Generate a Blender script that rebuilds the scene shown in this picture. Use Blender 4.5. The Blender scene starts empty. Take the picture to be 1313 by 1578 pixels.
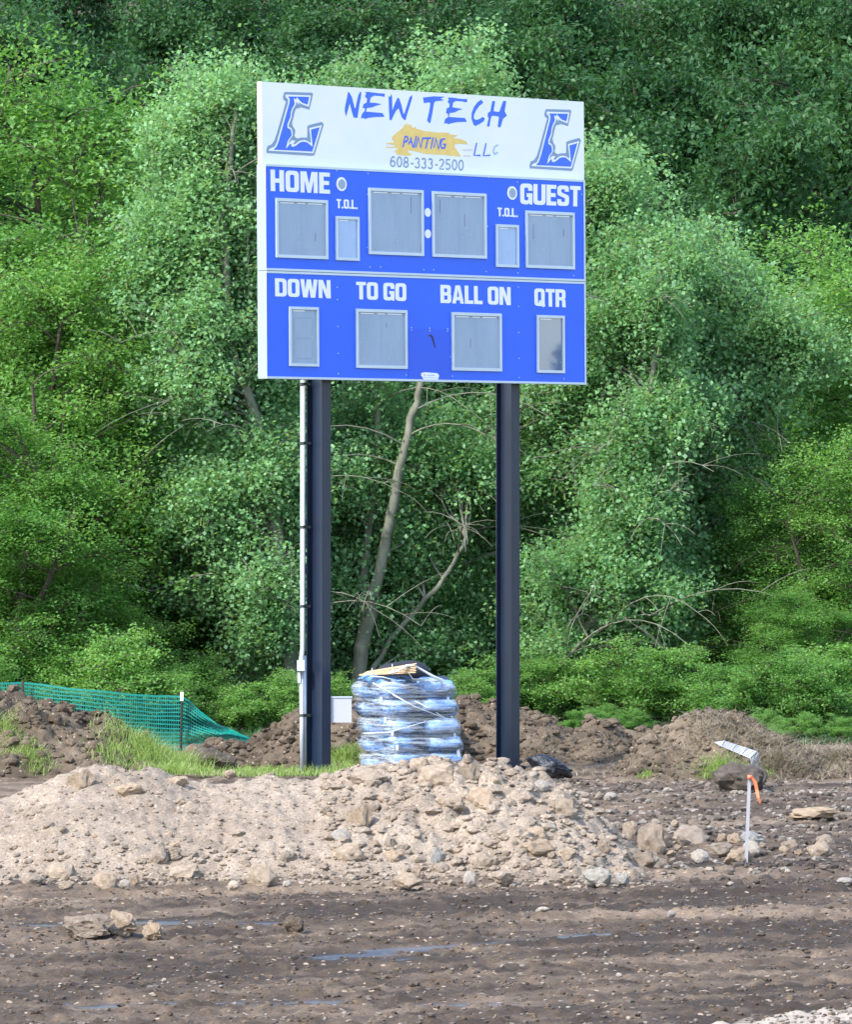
import bpy, math, random
import numpy as np
from mathutils import Vector, Matrix
from mathutils.geometry import tessellate_polygon

S = bpy.context.scene
COL = S.collection
R = math.radians

# ------------------------------------------------------------------ camera, sky, sun, exposure
F = 10240.0            # focal length in photo pixels (photo 1313 wide)
CX, CY = 656.5, 789.0
CAMZ = 3.13
cd = bpy.data.cameras.new('camera')
cam = bpy.data.objects.new('camera', cd); COL.objects.link(cam)
cam.location = (0, 0, CAMZ); cam.rotation_euler = (R(90), 0, 0)
cd.sensor_fit = 'HORIZONTAL'; cd.sensor_width = 36.0; cd.lens = 36.0 * F / 1313.0
cd.clip_start = 1.0; cd.clip_end = 3000.0
S.camera = cam
SUN_EL = 45.0
SUN_AZ = math.atan2(-0.73, -0.68)        # towards the sun: left, a little on the camera's side
w = bpy.data.worlds.new('World'); S.world = w; w.use_nodes = True
nt = w.node_tree; nt.nodes.clear()
sky = nt.nodes.new('ShaderNodeTexSky'); sky.sky_type = 'NISHITA'; sky.sun_disc = False
sky.sun_elevation = R(SUN_EL); sky.sun_rotation = SUN_AZ
sky.air_density = 1.0; sky.dust_density = 1.2; sky.ozone_density = 1.0
bg = nt.nodes.new('ShaderNodeBackground'); bg.inputs['Strength'].default_value = 0.15
wo = nt.nodes.new('ShaderNodeOutputWorld')
nt.links.new(sky.outputs[0], bg.inputs[0]); nt.links.new(bg.outputs[0], wo.inputs[0])
sd = bpy.data.lights.new('sun', 'SUN'); sd.energy = 2.05; sd.angle = R(2.0); sd.color = (1.0, 0.95, 0.87)
so = bpy.data.objects.new('sun', sd); COL.objects.link(so)
sv = Vector((math.sin(SUN_AZ) * math.cos(R(SUN_EL)), math.cos(SUN_AZ) * math.cos(R(SUN_EL)), math.sin(R(SUN_EL))))
so.rotation_euler = sv.to_track_quat('Z', 'Y').to_euler(); so.location = (0, 0, 60)
S.view_settings.view_transform = 'Standard'; S.view_settings.look = 'None'
S.view_settings.gamma = 1.0; S.view_settings.exposure = 1.82
S.cycles.max_bounces = 6; S.cycles.diffuse_bounces = 3; S.cycles.glossy_bounces = 2
S.cycles.transmission_bounces = 3; S.cycles.transparent_max_bounces = 6
S.cycles.caustics_reflective = False; S.cycles.caustics_refractive = False

# ------------------------------------------------------------------ helpers
def at(px, py, Y): return Vector(((px - CX) * Y / F, Y, CAMZ - (py - CY) * Y / F))
def tag(o, label=None, cat=None, group=None, kind=None):
    if label: o['label'] = label
    if cat: o['category'] = cat
    if group: o['group'] = group
    if kind: o['kind'] = kind
    return o
def link(name, me, parent=None, mat=None, loc=None):
    o = bpy.data.objects.new(name, me); COL.objects.link(o)
    if mat is not None and me is not None: me.materials.append(mat)
    if parent is not None: o.parent = parent
    if loc is not None: o.location = loc
    return o
def empty(name, loc, rz=0):
    o = bpy.data.objects.new(name, None); COL.objects.link(o); o.location = loc; o.rotation_euler = (0, 0, rz)
    o.empty_display_size = 0.2
    return o
def mesh_np(name, V, Fq, smooth=False, attrs=None):
    """V (n,3), Fq (m,k) faces of equal size"""
    me = bpy.data.meshes.new(name)
    V = np.asarray(V, dtype=np.float32); Fq = np.asarray(Fq, dtype=np.int32)
    m, k = Fq.shape
    me.vertices.add(len(V)); me.vertices.foreach_set('co', V.ravel())
    me.loops.add(m * k); me.loops.foreach_set('vertex_index', Fq.ravel())
    me.polygons.add(m)
    me.polygons.foreach_set('loop_start', np.arange(0, m * k, k, dtype=np.int32))
    try: me.polygons.foreach_set('loop_total', np.full(m, k, dtype=np.int32))
    except Exception: pass
    me.polygons.foreach_set('use_smooth', np.full(m, smooth, dtype=bool))
    me.update(calc_edges=True)
    if attrs:
        for an, av in attrs.items():
            a = me.attributes.new(an, 'FLOAT', 'POINT'); a.data.foreach_set('value', np.asarray(av, dtype=np.float32).ravel())
    return me
class MB:
    def __init__(s): s.v = []; s.f = []
    def add(s, vs, fs):
        b = len(s.v); s.v += [tuple(v) for v in vs]; s.f += [tuple(i + b for i in f) for f in fs]
    def box(s, o, X, Y, Z):
        """box from corner o with edge vectors X,Y,Z"""
        o, X, Y, Z = map(Vector, (o, X, Y, Z))
        vs = [o, o + X, o + X + Y, o + Y, o + Z, o + X + Z, o + X + Y + Z, o + Y + Z]
        s.add(vs, [(0, 3, 2, 1), (4, 5, 6, 7), (0, 1, 5, 4), (1, 2, 6, 5), (2, 3, 7, 6), (3, 0, 4, 7)])
    def tube(s, pts, rad, n=8, caps=True):
        pts = [Vector(p) for p in pts]
        if not hasattr(rad, '__len__'): rad = [rad] * len(pts)
        b = len(s.v); up = Vector((0.13, 0.2, 0.97))
        for i, p in enumerate(pts):
            d = (pts[min(i + 1, len(pts) - 1)] - pts[max(i - 1, 0)]).normalized()
            a = d.cross(up)
            if a.length < 0.05: a = d.cross(Vector((1, 0, 0)))
            a.normalize(); c = d.cross(a).normalized()
            for k in range(n):
                t = 2 * math.pi * k / n
                s.v.append(tuple(p + a * math.cos(t) * rad[i] + c * math.sin(t) * rad[i]))
        for i in range(len(pts) - 1):
            for k in range(n):
                k2 = (k + 1) % n
                s.f.append((b + i * n + k, b + i * n + k2, b + (i + 1) * n + k2, b + (i + 1) * n + k))
        if caps:
            s.f.append(tuple(b + k for k in range(n))[::-1]); e = b + (len(pts) - 1) * n
            s.f.append(tuple(e + k for k in range(n)))
    def build(s, name, mat, parent=None, loc=None, smooth=False, org=None):
        me = bpy.data.meshes.new(name)
        v = s.v
        if org is not None: v = [(a[0] - org[0], a[1] - org[1], a[2] - org[2]) for a in v]
        me.from_pydata(v, [], s.f); me.update()
        if smooth:
            me.polygons.foreach_set('use_smooth', [True] * len(me.polygons))
        return link(name, me, parent, mat, loc)

# ---- numpy noise
def _h(ix, iy, seed):
    n = (ix.astype(np.int64) * 374761393 + iy.astype(np.int64) * 668265263 + seed * 1442695041) & 0x7fffffff
    n = ((n ^ (n >> 13)) * 1274126177) & 0x7fffffff
    n = ((n ^ (n >> 16)) * 668265263) & 0x7fffffff
    return ((n ^ (n >> 15)) & 0xffffff) / float(0xffffff)
def vn(x, y, seed=0):
    ix = np.floor(x); iy = np.floor(y); fx = x - ix; fy = y - iy
    fx = fx * fx * fx * (fx * (fx * 6 - 15) + 10); fy = fy * fy * fy * (fy * (fy * 6 - 15) + 10)
    ix = ix.astype(np.int64); iy = iy.astype(np.int64)
    a = _h(ix, iy, seed); b = _h(ix + 1, iy, seed); c = _h(ix, iy + 1, seed); d = _h(ix + 1, iy + 1, seed)
    return (a * (1 - fx) + b * fx) * (1 - fy) + (c * (1 - fx) + d * fx) * fy
def fbm(x, y, o=4, seed=0, g=0.5):
    s = 0; a = 1; t = 0
    for i in range(o):
        s = s + a * (vn(x * 2 ** i + 17.3 * i, y * 2 ** i - 9.1 * i, seed + i) - 0.5) * 2; t += a; a *= g
    return s / t
def wor(x, y, seed=0):
    """F1 distance and cell hash"""
    ix = np.floor(x).astype(np.int64); iy = np.floor(y).astype(np.int64)
    best = np.full(np.shape(x), 9.0); cell = np.zeros(np.shape(x)); sec = np.full(np.shape(x), 9.0)
    for dx in (-1, 0, 1):
        for dy in (-1, 0, 1):
            jx = ix + dx; jy = iy + dy
            px = jx + _h(jx, jy, seed); py = jy + _h(jx, jy, seed + 7)
            d = np.hypot(px - x, py - y)
            c = _h(jx, jy, seed + 13)
            m = d < best
            sec = np.where(m, best, np.minimum(sec, d))
            cell = np.where(m, c, cell); best = np.where(m, d, best)
    return best, cell, sec

# ------------------------------------------------------------------ materials
def newmat(name):
    m = bpy.data.materials.new(name); m.use_nodes = True
    n = m.node_tree; n.nodes.clear()
    out = n.nodes.new('ShaderNodeOutputMaterial')
    p = n.nodes.new('ShaderNodeBsdfPrincipled'); n.links.new(p.outputs[0], out.inputs[0])
    return m, n, p, out
def N(n, t, **k):
    a = n.nodes.new(t)
    for q, v in k.items():
        if q.startswith('i_'): a.inputs[q[2:].replace('_', ' ')].default_value = v
        else: setattr(a, q, v)
    return a
def ramp(n, stops, fac=None, interp='LINEAR'):
    r = n.nodes.new('ShaderNodeValToRGB'); r.color_ramp.interpolation = interp
    e = r.color_ramp.elements
    while len(e) < len(stops): e.new(0.5)
    for i, (p, c) in enumerate(stops):
        e[i].position = p; e[i].color = tuple(c) + (1,) if len(c) == 3 else c
    if fac is not None: n.links.new(fac, r.inputs[0])
    return r
def mix(n, f, a, b, mode='MIX'):
    m = n.nodes.new('ShaderNodeMix'); m.data_type = 'RGBA'; m.blend_type = mode
    for s, v in ((m.inputs[0], f), (m.inputs[6], a), (m.inputs[7], b)):
        if hasattr(v, 'is_linked'): n.links.new(v, s)
        elif isinstance(v, (int, float)): s.default_value = v
        else: s.default_value = tuple(v) + (1,)
    return m.outputs[2]
def noise(n, scale, detail=4, rough=0.55, vec=None, stretch=None, gen='Object'):
    t = n.nodes.new('ShaderNodeTexNoise'); t.inputs['Scale'].default_value = scale
    t.inputs['Detail'].default_value = detail; t.inputs['Roughness'].default_value = rough
    if vec is None:
        tc = n.nodes.new('ShaderNodeTexCoord'); vec = tc.outputs[gen]
    if stretch:
        mp = n.nodes.new('ShaderNodeMapping'); mp.inputs['Scale'].default_value = stretch
        n.links.new(vec, mp.inputs[0]); vec = mp.outputs[0]
    n.links.new(vec, t.inputs['Vector'])
    return t.outputs['Fac']
def bump(n, p, h, strength=0.5, dist=0.01):
    b = n.nodes.new('ShaderNodeBump'); b.inputs['Strength'].default_value = strength; b.inputs['Distance'].default_value = dist
    n.links.new(h, b.inputs['Height']); n.links.new(b.outputs[0], p.inputs['Normal'])

def plain(name, col, rough=0.5, var=0.12, scale=6.0, metal=0.0, bumps=0.0, spec=0.5, stretch=None):
    m, n, p, o = newmat(name)
    f = noise(n, scale, 5, 0.6, stretch=stretch)
    a = tuple(max(0, c * (1 - var)) for c in col); b = tuple(min(1, c * (1 + var)) for c in col)
    r = ramp(n, [(0.3, a), (0.7, b)], f)
    n.links.new(r.outputs[0], p.inputs['Base Color'])
    p.inputs['Roughness'].default_value = rough; p.inputs['Metallic'].default_value = metal
    p.inputs['Specular IOR Level'].default_value = spec
    if bumps: bump(n, p, f, bumps, 0.01)
    return m

def leafmat(name, dark, light, back=None, trans=0.35, rough=0.42, spec=0.45):
    m, n, p, out = newmat(name)
    at_ = n.nodes.new('ShaderNodeAttribute'); at_.attribute_name = 'tint'
    oi = n.nodes.new('ShaderNodeObjectInfo')
    ad = N(n, 'ShaderNodeMath', operation='MULTIPLY_ADD'); ad.inputs[1].default_value = 0.30; 
    n.links.new(oi.outputs['Random'], ad.inputs[0]); n.links.new(at_.outputs['Fac'], ad.inputs[2])
    r = ramp(n, [(0.08, dark), (0.62, tuple((a + b) / 2 for a, b in zip(dark, light))), (1.05 if False else 1.0, light)], ad.outputs[0])
    col = r.outputs[0]
    if back:
        g = n.nodes.new('ShaderNodeNewGeometry')
        fm = N(n, 'ShaderNodeMath', operation='MULTIPLY'); fm.inputs[1].default_value = 0.55
        n.links.new(g.outputs['Backfacing'], fm.inputs[0])
        col = mix(n, fm.outputs[0], col, back)
    n.links.new(col, p.inputs['Base Color'])
    p.inputs['Roughness'].default_value = rough; p.inputs['Specular IOR Level'].default_value = spec
    tr = n.nodes.new('ShaderNodeBsdfTranslucent')
    tc = mix(n, 1.0, col, (1.25, 1.2, 0.55), 'MULTIPLY')
    n.links.new(tc, tr.inputs[0])
    ms = n.nodes.new('ShaderNodeMixShader'); ms.inputs[0].default_value = trans
    n.links.new(p.outputs[0], ms.inputs[1]); n.links.new(tr.outputs[0], ms.inputs[2])
    n.links.new(ms.outputs[0], out.inputs[0])
    return m

def soilmat(name, dark, mid, light, peb=(0.42, 0.38, 0.33), peb_amt=0.5, scale=9.0, rough=0.9, stretch=None, wet=False, bstr=0.9, peb_scale=26.0):
    m, n, p, out = newmat(name)
    f1 = noise(n, scale, 8, 0.68, stretch=stretch)
    f2 = noise(n, scale * 0.17, 4, 0.55, stretch=stretch)
    f3 = noise(n, scale * 9, 5, 0.72)
    ad = N(n, 'ShaderNodeMath', operation='ADD'); n.links.new(f1, ad.inputs[0]); n.links.new(f2, ad.inputs[1])
    hf = N(n, 'ShaderNodeMath', operation='MULTIPLY'); hf.inputs[1].default_value = 0.5; n.links.new(ad.outputs[0], hf.inputs[0])
    at_ = n.nodes.new('ShaderNodeAttribute'); at_.attribute_name = 'dry'
    a2 = N(n, 'ShaderNodeMath', operation='ADD'); n.links.new(hf.outputs[0], a2.inputs[0]); n.links.new(at_.outputs['Fac'], a2.inputs[1])
    r = ramp(n, [(0.34, dark), (0.5, mid), (0.68, light)], a2.outputs[0])
    g = ramp(n, [(0.35, (0.60, 0.60, 0.60)), (0.65, (1.32, 1.32, 1.32))], f3)
    col = mix(n, 1.0, r.outputs[0], g.outputs[0], 'MULTIPLY')
    # small pebbles
    tc = n.nodes.new('ShaderNodeTexCoord')
    vo = n.nodes.new('ShaderNodeTexVoronoi'); vo.inputs['Scale'].default_value = peb_scale; n.links.new(tc.outputs['Object'], vo.inputs['Vector'])
    sep = n.nodes.new('ShaderNodeSeparateColor'); n.links.new(vo.outputs['Color'], sep.inputs[0])
    lt = N(n, 'ShaderNodeMath', operation='LESS_THAN'); lt.inputs[1].default_value = 0.33; n.links.new(vo.outputs['Distance'], lt.inputs[0])
    gt = N(n, 'ShaderNodeMath', operation='GREATER_THAN'); gt.inputs[1].default_value = 1 - 0.3 * peb_amt; n.links.new(sep.outputs[0], gt.inputs[0])
    mu = N(n, 'ShaderNodeMath', operation='MULTIPLY'); n.links.new(lt.outputs[0], mu.inputs[0]); n.links.new(gt.outputs[0], mu.inputs[1])
    col = mix(n, mu.outputs[0], col, peb)
    n.links.new(col, p.inputs['Base Color']); p.inputs['Roughness'].default_value = rough
    p.inputs['Specular IOR Level'].default_value = 0.25
    if wet:
        aw = n.nodes.new('ShaderNodeAttribute'); aw.attribute_name = 'wet'
        mr = N(n, 'ShaderNodeMapRange'); mr.inputs['To Min'].default_value = rough; mr.inputs['To Max'].default_value = 0.36
        n.links.new(aw.outputs['Fac'], mr.inputs[0]); n.links.new(mr.outputs[0], p.inputs['Roughness'])
        ms = N(n, 'ShaderNodeMapRange'); ms.inputs['To Min'].default_value = 0.25; ms.inputs['To Max'].default_value = 0.40
        n.links.new(aw.outputs['Fac'], ms.inputs[0]); n.links.new(ms.outputs[0], p.inputs['Specular IOR Level'])
        dk = N(n, 'ShaderNodeMapRange'); dk.inputs['To Min'].default_value = 1.0; dk.inputs['To Max'].default_value = 0.6
        n.links.new(aw.outputs['Fac'], dk.inputs[0])
        vm = N(n, 'ShaderNodeVectorMath', operation='SCALE'); n.links.new(col, vm.inputs[0]); n.links.new(dk.outputs[0], vm.inputs['Scale'])
        n.links.new(vm.outputs[0], p.inputs['Base Color'])
        # pale gravel
        ag = n.nodes.new('ShaderNodeAttribute'); ag.attribute_name = 'gravel'
        c3 = mix(n, ag.outputs['Fac'], vm.outputs[0], (0.30, 0.26, 0.215))
        n.links.new(c3, p.inputs['Base Color'])
        bst = N(n, 'ShaderNodeMapRange'); bst.inputs['To Min'].default_value = bstr; bst.inputs['To Max'].default_value = 0.02
        n.links.new(aw.outputs['Fac'], bst.inputs[0])
    b = n.nodes.new('ShaderNodeBump'); b.inputs['Strength'].default_value = bstr; b.inputs['Distance'].default_value = 0.012
    if wet: n.links.new(bst.outputs[0], b.inputs['Strength'])
    s2 = N(n, 'ShaderNodeMath', operation='MULTIPLY_ADD'); s2.inputs[1].default_value = 0.4
    n.links.new(f3, s2.inputs[0]); n.links.new(f1, s2.inputs[2])
    n.links.new(s2.outputs[0], b.inputs['Height']); n.links.new(b.outputs[0], p.inputs['Normal'])
    return m

M = {}
M['ground'] = soilmat('worked_soil', (0.03647, 0.0252, 0.01682), (0.09118, 0.06453, 0.04371), (0.1766, 0.1301, 0.08988), scale=5.0, stretch=(1, 0.6, 1), wet=True, peb_amt=0.2, peb_scale=17, peb=(0.2964, 0.2319, 0.1681))
M['mound'] = soilmat('dry_pale_soil', (0.1499, 0.117, 0.08934), (0.2222, 0.179, 0.1392), (0.2887, 0.2386, 0.1891), peb=(0.322, 0.2712, 0.2234), peb_amt=0.4, scale=6, rough=0.95)
M['berm'] = soilmat('dark_topsoil', (0.04095, 0.0299, 0.02012), (0.09282, 0.0702, 0.04919), (0.1706, 0.1339, 0.09503), peb=(0.273, 0.2275, 0.1677), peb_amt=0.2, scale=7, rough=0.95)
M['hill'] = soilmat('leaf_litter', (0.015, 0.02, 0.01), (0.03, 0.04, 0.018), (0.05, 0.06, 0.028), peb_amt=0, scale=3)
def rockmat(name, a, b, c):
    m, n, p, out = newmat(name)
    f = noise(n, 3.0, 7, 0.65); oi = n.nodes.new('ShaderNodeObjectInfo')
    r = ramp(n, [(0.3, a), (0.5, b), (0.72, c)], f)
    h = ramp(n, [(0, (0.8, 0.8, 0.82)), (0.5, (1, 0.98, 0.95)), (1, (1.15, 1.06, 0.95))], oi.outputs['Random'])
    col = mix(n, 1.0, r.outputs[0], h.outputs[0], 'MULTIPLY')
    n.links.new(col, p.inputs['Base Color']); p.inputs['Roughness'].default_value = 0.9; p.inputs['Specular IOR Level'].default_value = 0.25
    f2 = noise(n, 14, 6, 0.7); bump(n, p, f2, 0.7, 0.08)
    return m
M['rk_pale'] = rockmat('pale_stone', (0.2672, 0.2141, 0.1632), (0.3828, 0.3123, 0.2465), (0.4898, 0.4123, 0.335))
M['rk_tan'] = rockmat('tan_clod', (0.2372, 0.1813, 0.1333), (0.326, 0.2611, 0.1982), (0.4149, 0.341, 0.2664))
M['rk_white'] = rockmat('whitish_stone', (0.3625, 0.325, 0.2875), (0.45, 0.4062, 0.3562), (0.55, 0.5, 0.45))
M['rk_blue'] = rockmat('blue_grey_stone', (0.2392, 0.2359, 0.2259), (0.3289, 0.3232, 0.3117), (0.4186, 0.4077, 0.3932))
M['rk_dark'] = rockmat('dark_clod', (0.0612, 0.04896, 0.0396), (0.1156, 0.0952, 0.07656), (0.1904, 0.1605, 0.132))
M['white'] = plain('white_sheet', (0.80, 0.82, 0.83), 0.35, 0.03, 2.0)
M['blue'] = plain('blue_paint', (0.013, 0.112, 0.76), 0.45, 0.05, 1.5)
M['bluepatch'] = plain('blue_repair_sheet', (0.010, 0.088, 0.69), 0.42, 0.05, 1.5)
M['letter'] = plain('white_vinyl', (0.82, 0.83, 0.84), 0.4, 0.02, 3.0)
M['alu'] = plain('aluminium', (0.50, 0.58, 0.64), 0.4, 0.05, 4.0, metal=0.25)
M['alu_sun_dark'] = plain('aluminium_sun_darkened', (0.26, 0.33, 0.38), 0.45, 0.05, 4.0, metal=0.1)  # same metal as the trim, colour darkened to offset direct sun on the side
M['ink'] = plain('blue_ink', (0.03, 0.14, 0.74), 0.4, 0.06, 8.0)
M['inkgrey'] = plain('grey_blue_ink', (0.20, 0.29, 0.44), 0.4, 0.05, 8.0)
M['gold'] = plain('gold_ink', (0.828, 0.5724, 0.154), 0.4, 0.08, 8.0)
M['pink'] = plain('faded_ink', (0.70, 0.55, 0.60), 0.4, 0.05, 8.0)
M['fadeblue'] = plain('faded_blue_ink', (0.36, 0.46, 0.66), 0.4, 0.05, 8.0)
M['black'] = plain('black_rubber', (0.012, 0.012, 0.016), 0.5, 0.2, 8.0)
M['steel'] = plain('navy_painted_steel', (0.004406, 0.01215, 0.0311), 0.42, 0.18, 3.0, stretch=(3, 3, 0.4))
M['galv'] = plain('galvanised_metal', (0.55, 0.60, 0.66), 0.35, 0.12, 6.0, metal=0.4, stretch=(4, 4, 0.5))
M['boxgrey'] = plain('grey_enamel', (0.36, 0.38, 0.46), 0.5, 0.04, 4.0)
def panemat(name, a, b, rough, glow=False):
    m, n, p, out = newmat(name)
    f = noise(n, 2.2, 6, 0.6, stretch=(1, 1, 0.5)); r = ramp(n, [(0.3, a), (0.7, b)], f)
    f2 = noise(n, 28, 4, 0.7, stretch=(1, 1, 0.15)); r2 = ramp(n, [(0.3, (0.96, 0.96, 0.96)), (0.7, (1.03, 1.03, 1.03))], f2)
    c = mix(n, 1.0, r.outputs[0], r2.outputs[0], 'MULTIPLY')
    n.links.new(c, p.inputs['Base Color']); p.inputs['Roughness'].default_value = rough
    p.inputs['Specular IOR Level'].default_value = 0.6
    return m
M['pane'] = panemat('dusty_display_face', (0.23, 0.315, 0.43), (0.29, 0.375, 0.50), 0.35)
M['paneblue'] = panemat('sky_tinted_display_face', (0.22, 0.35, 0.60), (0.28, 0.43, 0.70), 0.05)  # blue of the reflected sky is put into the base colour
M['panedark'] = panemat('reflecting_display_face', (0.08, 0.13, 0.24), (0.10, 0.16, 0.28), 0.02)  # base tinted blue to stand for reflected sky; the coat mirrors the rest
nd = M['panedark'].node_tree.nodes
for q in nd:
    if q.type == 'BSDF_PRINCIPLED':
        q.inputs['Metallic'].default_value = 0.0; q.inputs['Coat Weight'].default_value = 1.0; q.inputs['IOR'].default_value = 1.5; q.inputs['Coat Roughness'].default_value = 0.02; q.inputs['Coat IOR'].default_value = 1.55
M['ghost'] = plain('unlit_segment', (0.235, 0.315, 0.43), 0.4, 0.05, 8.0)
M['stain'] = plain('dark_streak', (0.07, 0.09, 0.12), 0.5, 0.2, 8.0)
M['wood'] = plain('raw_lath_wood', (0.60, 0.42, 0.24), 0.7, 0.15, 5.0, stretch=(1, 1, 1))
M['lath'] = plain('weathered_lath', (0.2883, 0.2883, 0.3168), 0.7, 0.1, 6.0)
M['orange'] = plain('orange_flagging_tape', (0.8075, 0.169, 0.08), 0.4, 0.05, 10.0)
M['net'] = plain('teal_plastic_net', (0.0, 0.19, 0.16), 0.35, 0.15, 10.0)
M['tpost'] = plain('dark_green_steel', (0.022, 0.035, 0.03), 0.5, 0.2, 8.0)
M['rust'] = plain('rusty_steel', (0.09, 0.05, 0.035), 0.8, 0.3, 12.0)
M['rake'] = plain('pale_metal_wire', (0.416, 0.456, 0.512), 0.4, 0.05, 8.0, metal=0.2)
M['cord'] = plain('white_plastic_wrap_rope', (0.75, 0.79, 0.82), 0.35, 0.1, 10.0)
def plasticmat():
    m, n, p, out = newmat('printed_blue_bag_film')
    f = noise(n, 3.2, 5, 0.6, stretch=(1, 1, 3.0)); f2 = noise(n, 2.1, 5, 0.65, stretch=(1.0, 1.0, 5.5))
    r = ramp(n, [(0.32, (0.03, 0.09, 0.30)), (0.46, (0.07, 0.19, 0.44)), (0.57, (0.19, 0.34, 0.58)), (0.72, (0.50, 0.54, 0.60))], f)
    k = ramp(n, [(0.44, (1, 1, 1)), (0.50, (0, 0, 0))], f2)  # dark bands: printed patches, plus shade between the bag layers painted in
    c = mix(n, k.outputs[0], r.outputs[0], (0.02, 0.024, 0.04))
    n.links.new(c, p.inputs['Base Color']); p.inputs['Roughness'].default_value = 0.22
    f3 = noise(n, 9, 6, 0.7, stretch=(1, 1, 2)); bump(n, p, f3, 0.8, 0.05)
    return m
M['bag'] = plasticmat()
def wrapmat():
    m, n, p, out = newmat('clear_stretch_wrap')
    f = noise(n, 4.5, 7, 0.7, stretch=(0.5, 0.5, 7.0)); r = ramp(n, [(0.42, (0.03, 0.03, 0.03)), (0.62, (0.38, 0.38, 0.38))], f)
    p.inputs['Base Color'].default_value = (0.75, 0.82, 0.9, 1); p.inputs['Roughness'].default_value = 0.2
    bump(n, p, f, 0.5, 0.02)
    tr = n.nodes.new('ShaderNodeBsdfTransparent'); ms = n.nodes.new('ShaderNodeMixShader')
    n.links.new(r.outputs[0], ms.inputs[0]); n.links.new(tr.outputs[0], ms.inputs[1]); n.links.new(p.outputs[0], ms.inputs[2])
    n.links.new(ms.outputs[0], out.inputs[0])
    return m
M['wrap'] = wrapmat()
def blackplastic():
    m, n, p, out = newmat('black_plastic_film')
    p.inputs['Base Color'].default_value = (0.012, 0.014, 0.022, 1); p.inputs['Roughness'].default_value = 0.18
    f = noise(n, 7, 5, 0.65); bump(n, p, f, 1.0, 0.06)
    return m
M['bplastic'] = blackplastic()
M['tarp'] = plain('black_woven_tarp', (0.01, 0.011, 0.018), 0.7, 0.3, 30.0, bumps=0.3)
M['bark_pale'] = plain('pale_bark', (0.1428, 0.1465, 0.1117), 0.85, 0.4, 7.0, bumps=0.8, stretch=(1, 1, 0.4), spec=0.2)
M['bark_dark'] = plain('dark_bark', (0.075, 0.062, 0.05), 0.9, 0.35, 6.0, bumps=0.8, stretch=(1, 1, 0.4), spec=0.2)
M['lf_cotton'] = leafmat('cottonwood_leaf', (0.08459, 0.225, 0.06954), (0.2582, 0.48, 0.2202), back=(0.3205, 0.52, 0.3245), trans=0.45, rough=0.5, spec=0.25)
M['lf_locust'] = leafmat('locust_leaf', (0.07318, 0.2073, 0.04346), (0.2496, 0.4607, 0.1304), trans=0.5, spec=0.2)
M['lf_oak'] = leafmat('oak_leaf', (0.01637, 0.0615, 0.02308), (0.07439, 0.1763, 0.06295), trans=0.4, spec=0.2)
M['lf_shrub'] = leafmat('shrub_leaf', (0.07318, 0.2073, 0.04346), (0.2411, 0.4423, 0.1304), trans=0.5, spec=0.2)
M['lf_catkin'] = leafmat('catkin', (0.13, 0.19, 0.04), (0.2, 0.27, 0.07), trans=0.3)
M['grass'] = leafmat('grass_blade', (0.1265, 0.2302, 0.04125), (0.3094, 0.4092, 0.1238), trans=0.35)
M['straw'] = leafmat('dry_straw', (0.1408, 0.1126, 0.07424), (0.3328, 0.2816, 0.2048), trans=0.15)
M['spruce'] = leafmat('spruce_needle', (0.012, 0.025, 0.015), (0.03, 0.05, 0.03), trans=0.1)
# ------------------------------------------------------------------ ground, mound and berms as height functions
def lerp(x, xs, ys): return np.interp(x, xs, ys)
def sst(a, b, x):
    t = np.clip((x - a) / (b - a), 0, 1); return t * t * (3 - 2 * t)
WETS = [((-2.05, 50.9), (-1.2, 50.7), 0.20), ((-3.3, 50.6), (-2.4, 50.9), 0.12), ((-0.75, 46.9), (1.45, 49.7), 0.13), ((-0.6, 46.3), (-0.1, 46.9), 0.10), ((-2.3, 42.3), (-0.6, 42.6), 0.10), ((0.1, 42.3), (0.9, 42.5), 0.08), ((-3.1, 49.2), (-2.3, 49.3), 0.08)]
def wetness(x, y, grow=1.0):
    o = np.zeros(np.shape(x))
    nx = x + 0.14 * fbm(x * 3, y * 1.5, 3, 91)
    ny = y + 0.34 * fbm(x * 2.6, y * 2.2, 4, 92, 0.6)
    for (a, b, w_) in WETS:
        ax, ay = a; bx, by = b
        t = np.clip(((nx - ax) * (bx - ax) + (ny - ay) * (by - ay)) / ((bx - ax) ** 2 + (by - ay) ** 2), 0, 1)
        d = np.hypot((nx - ax - t * (bx - ax)) * 1.0, (ny - ay - t * (by - ay)))
        o = np.maximum(o, 1 - sst(w_ * 0.9, w_ * 1.5 * grow, d))
    return o
def gravelness(x, y):
    return sst(0.0, 0.5, (x - 1.95) * 0.9 + (41.3 - y) * 0.65 - 0.35 + 0.25 * fbm(x * 3, y * 1.5, 3, 77)) * (y < 44)
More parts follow.
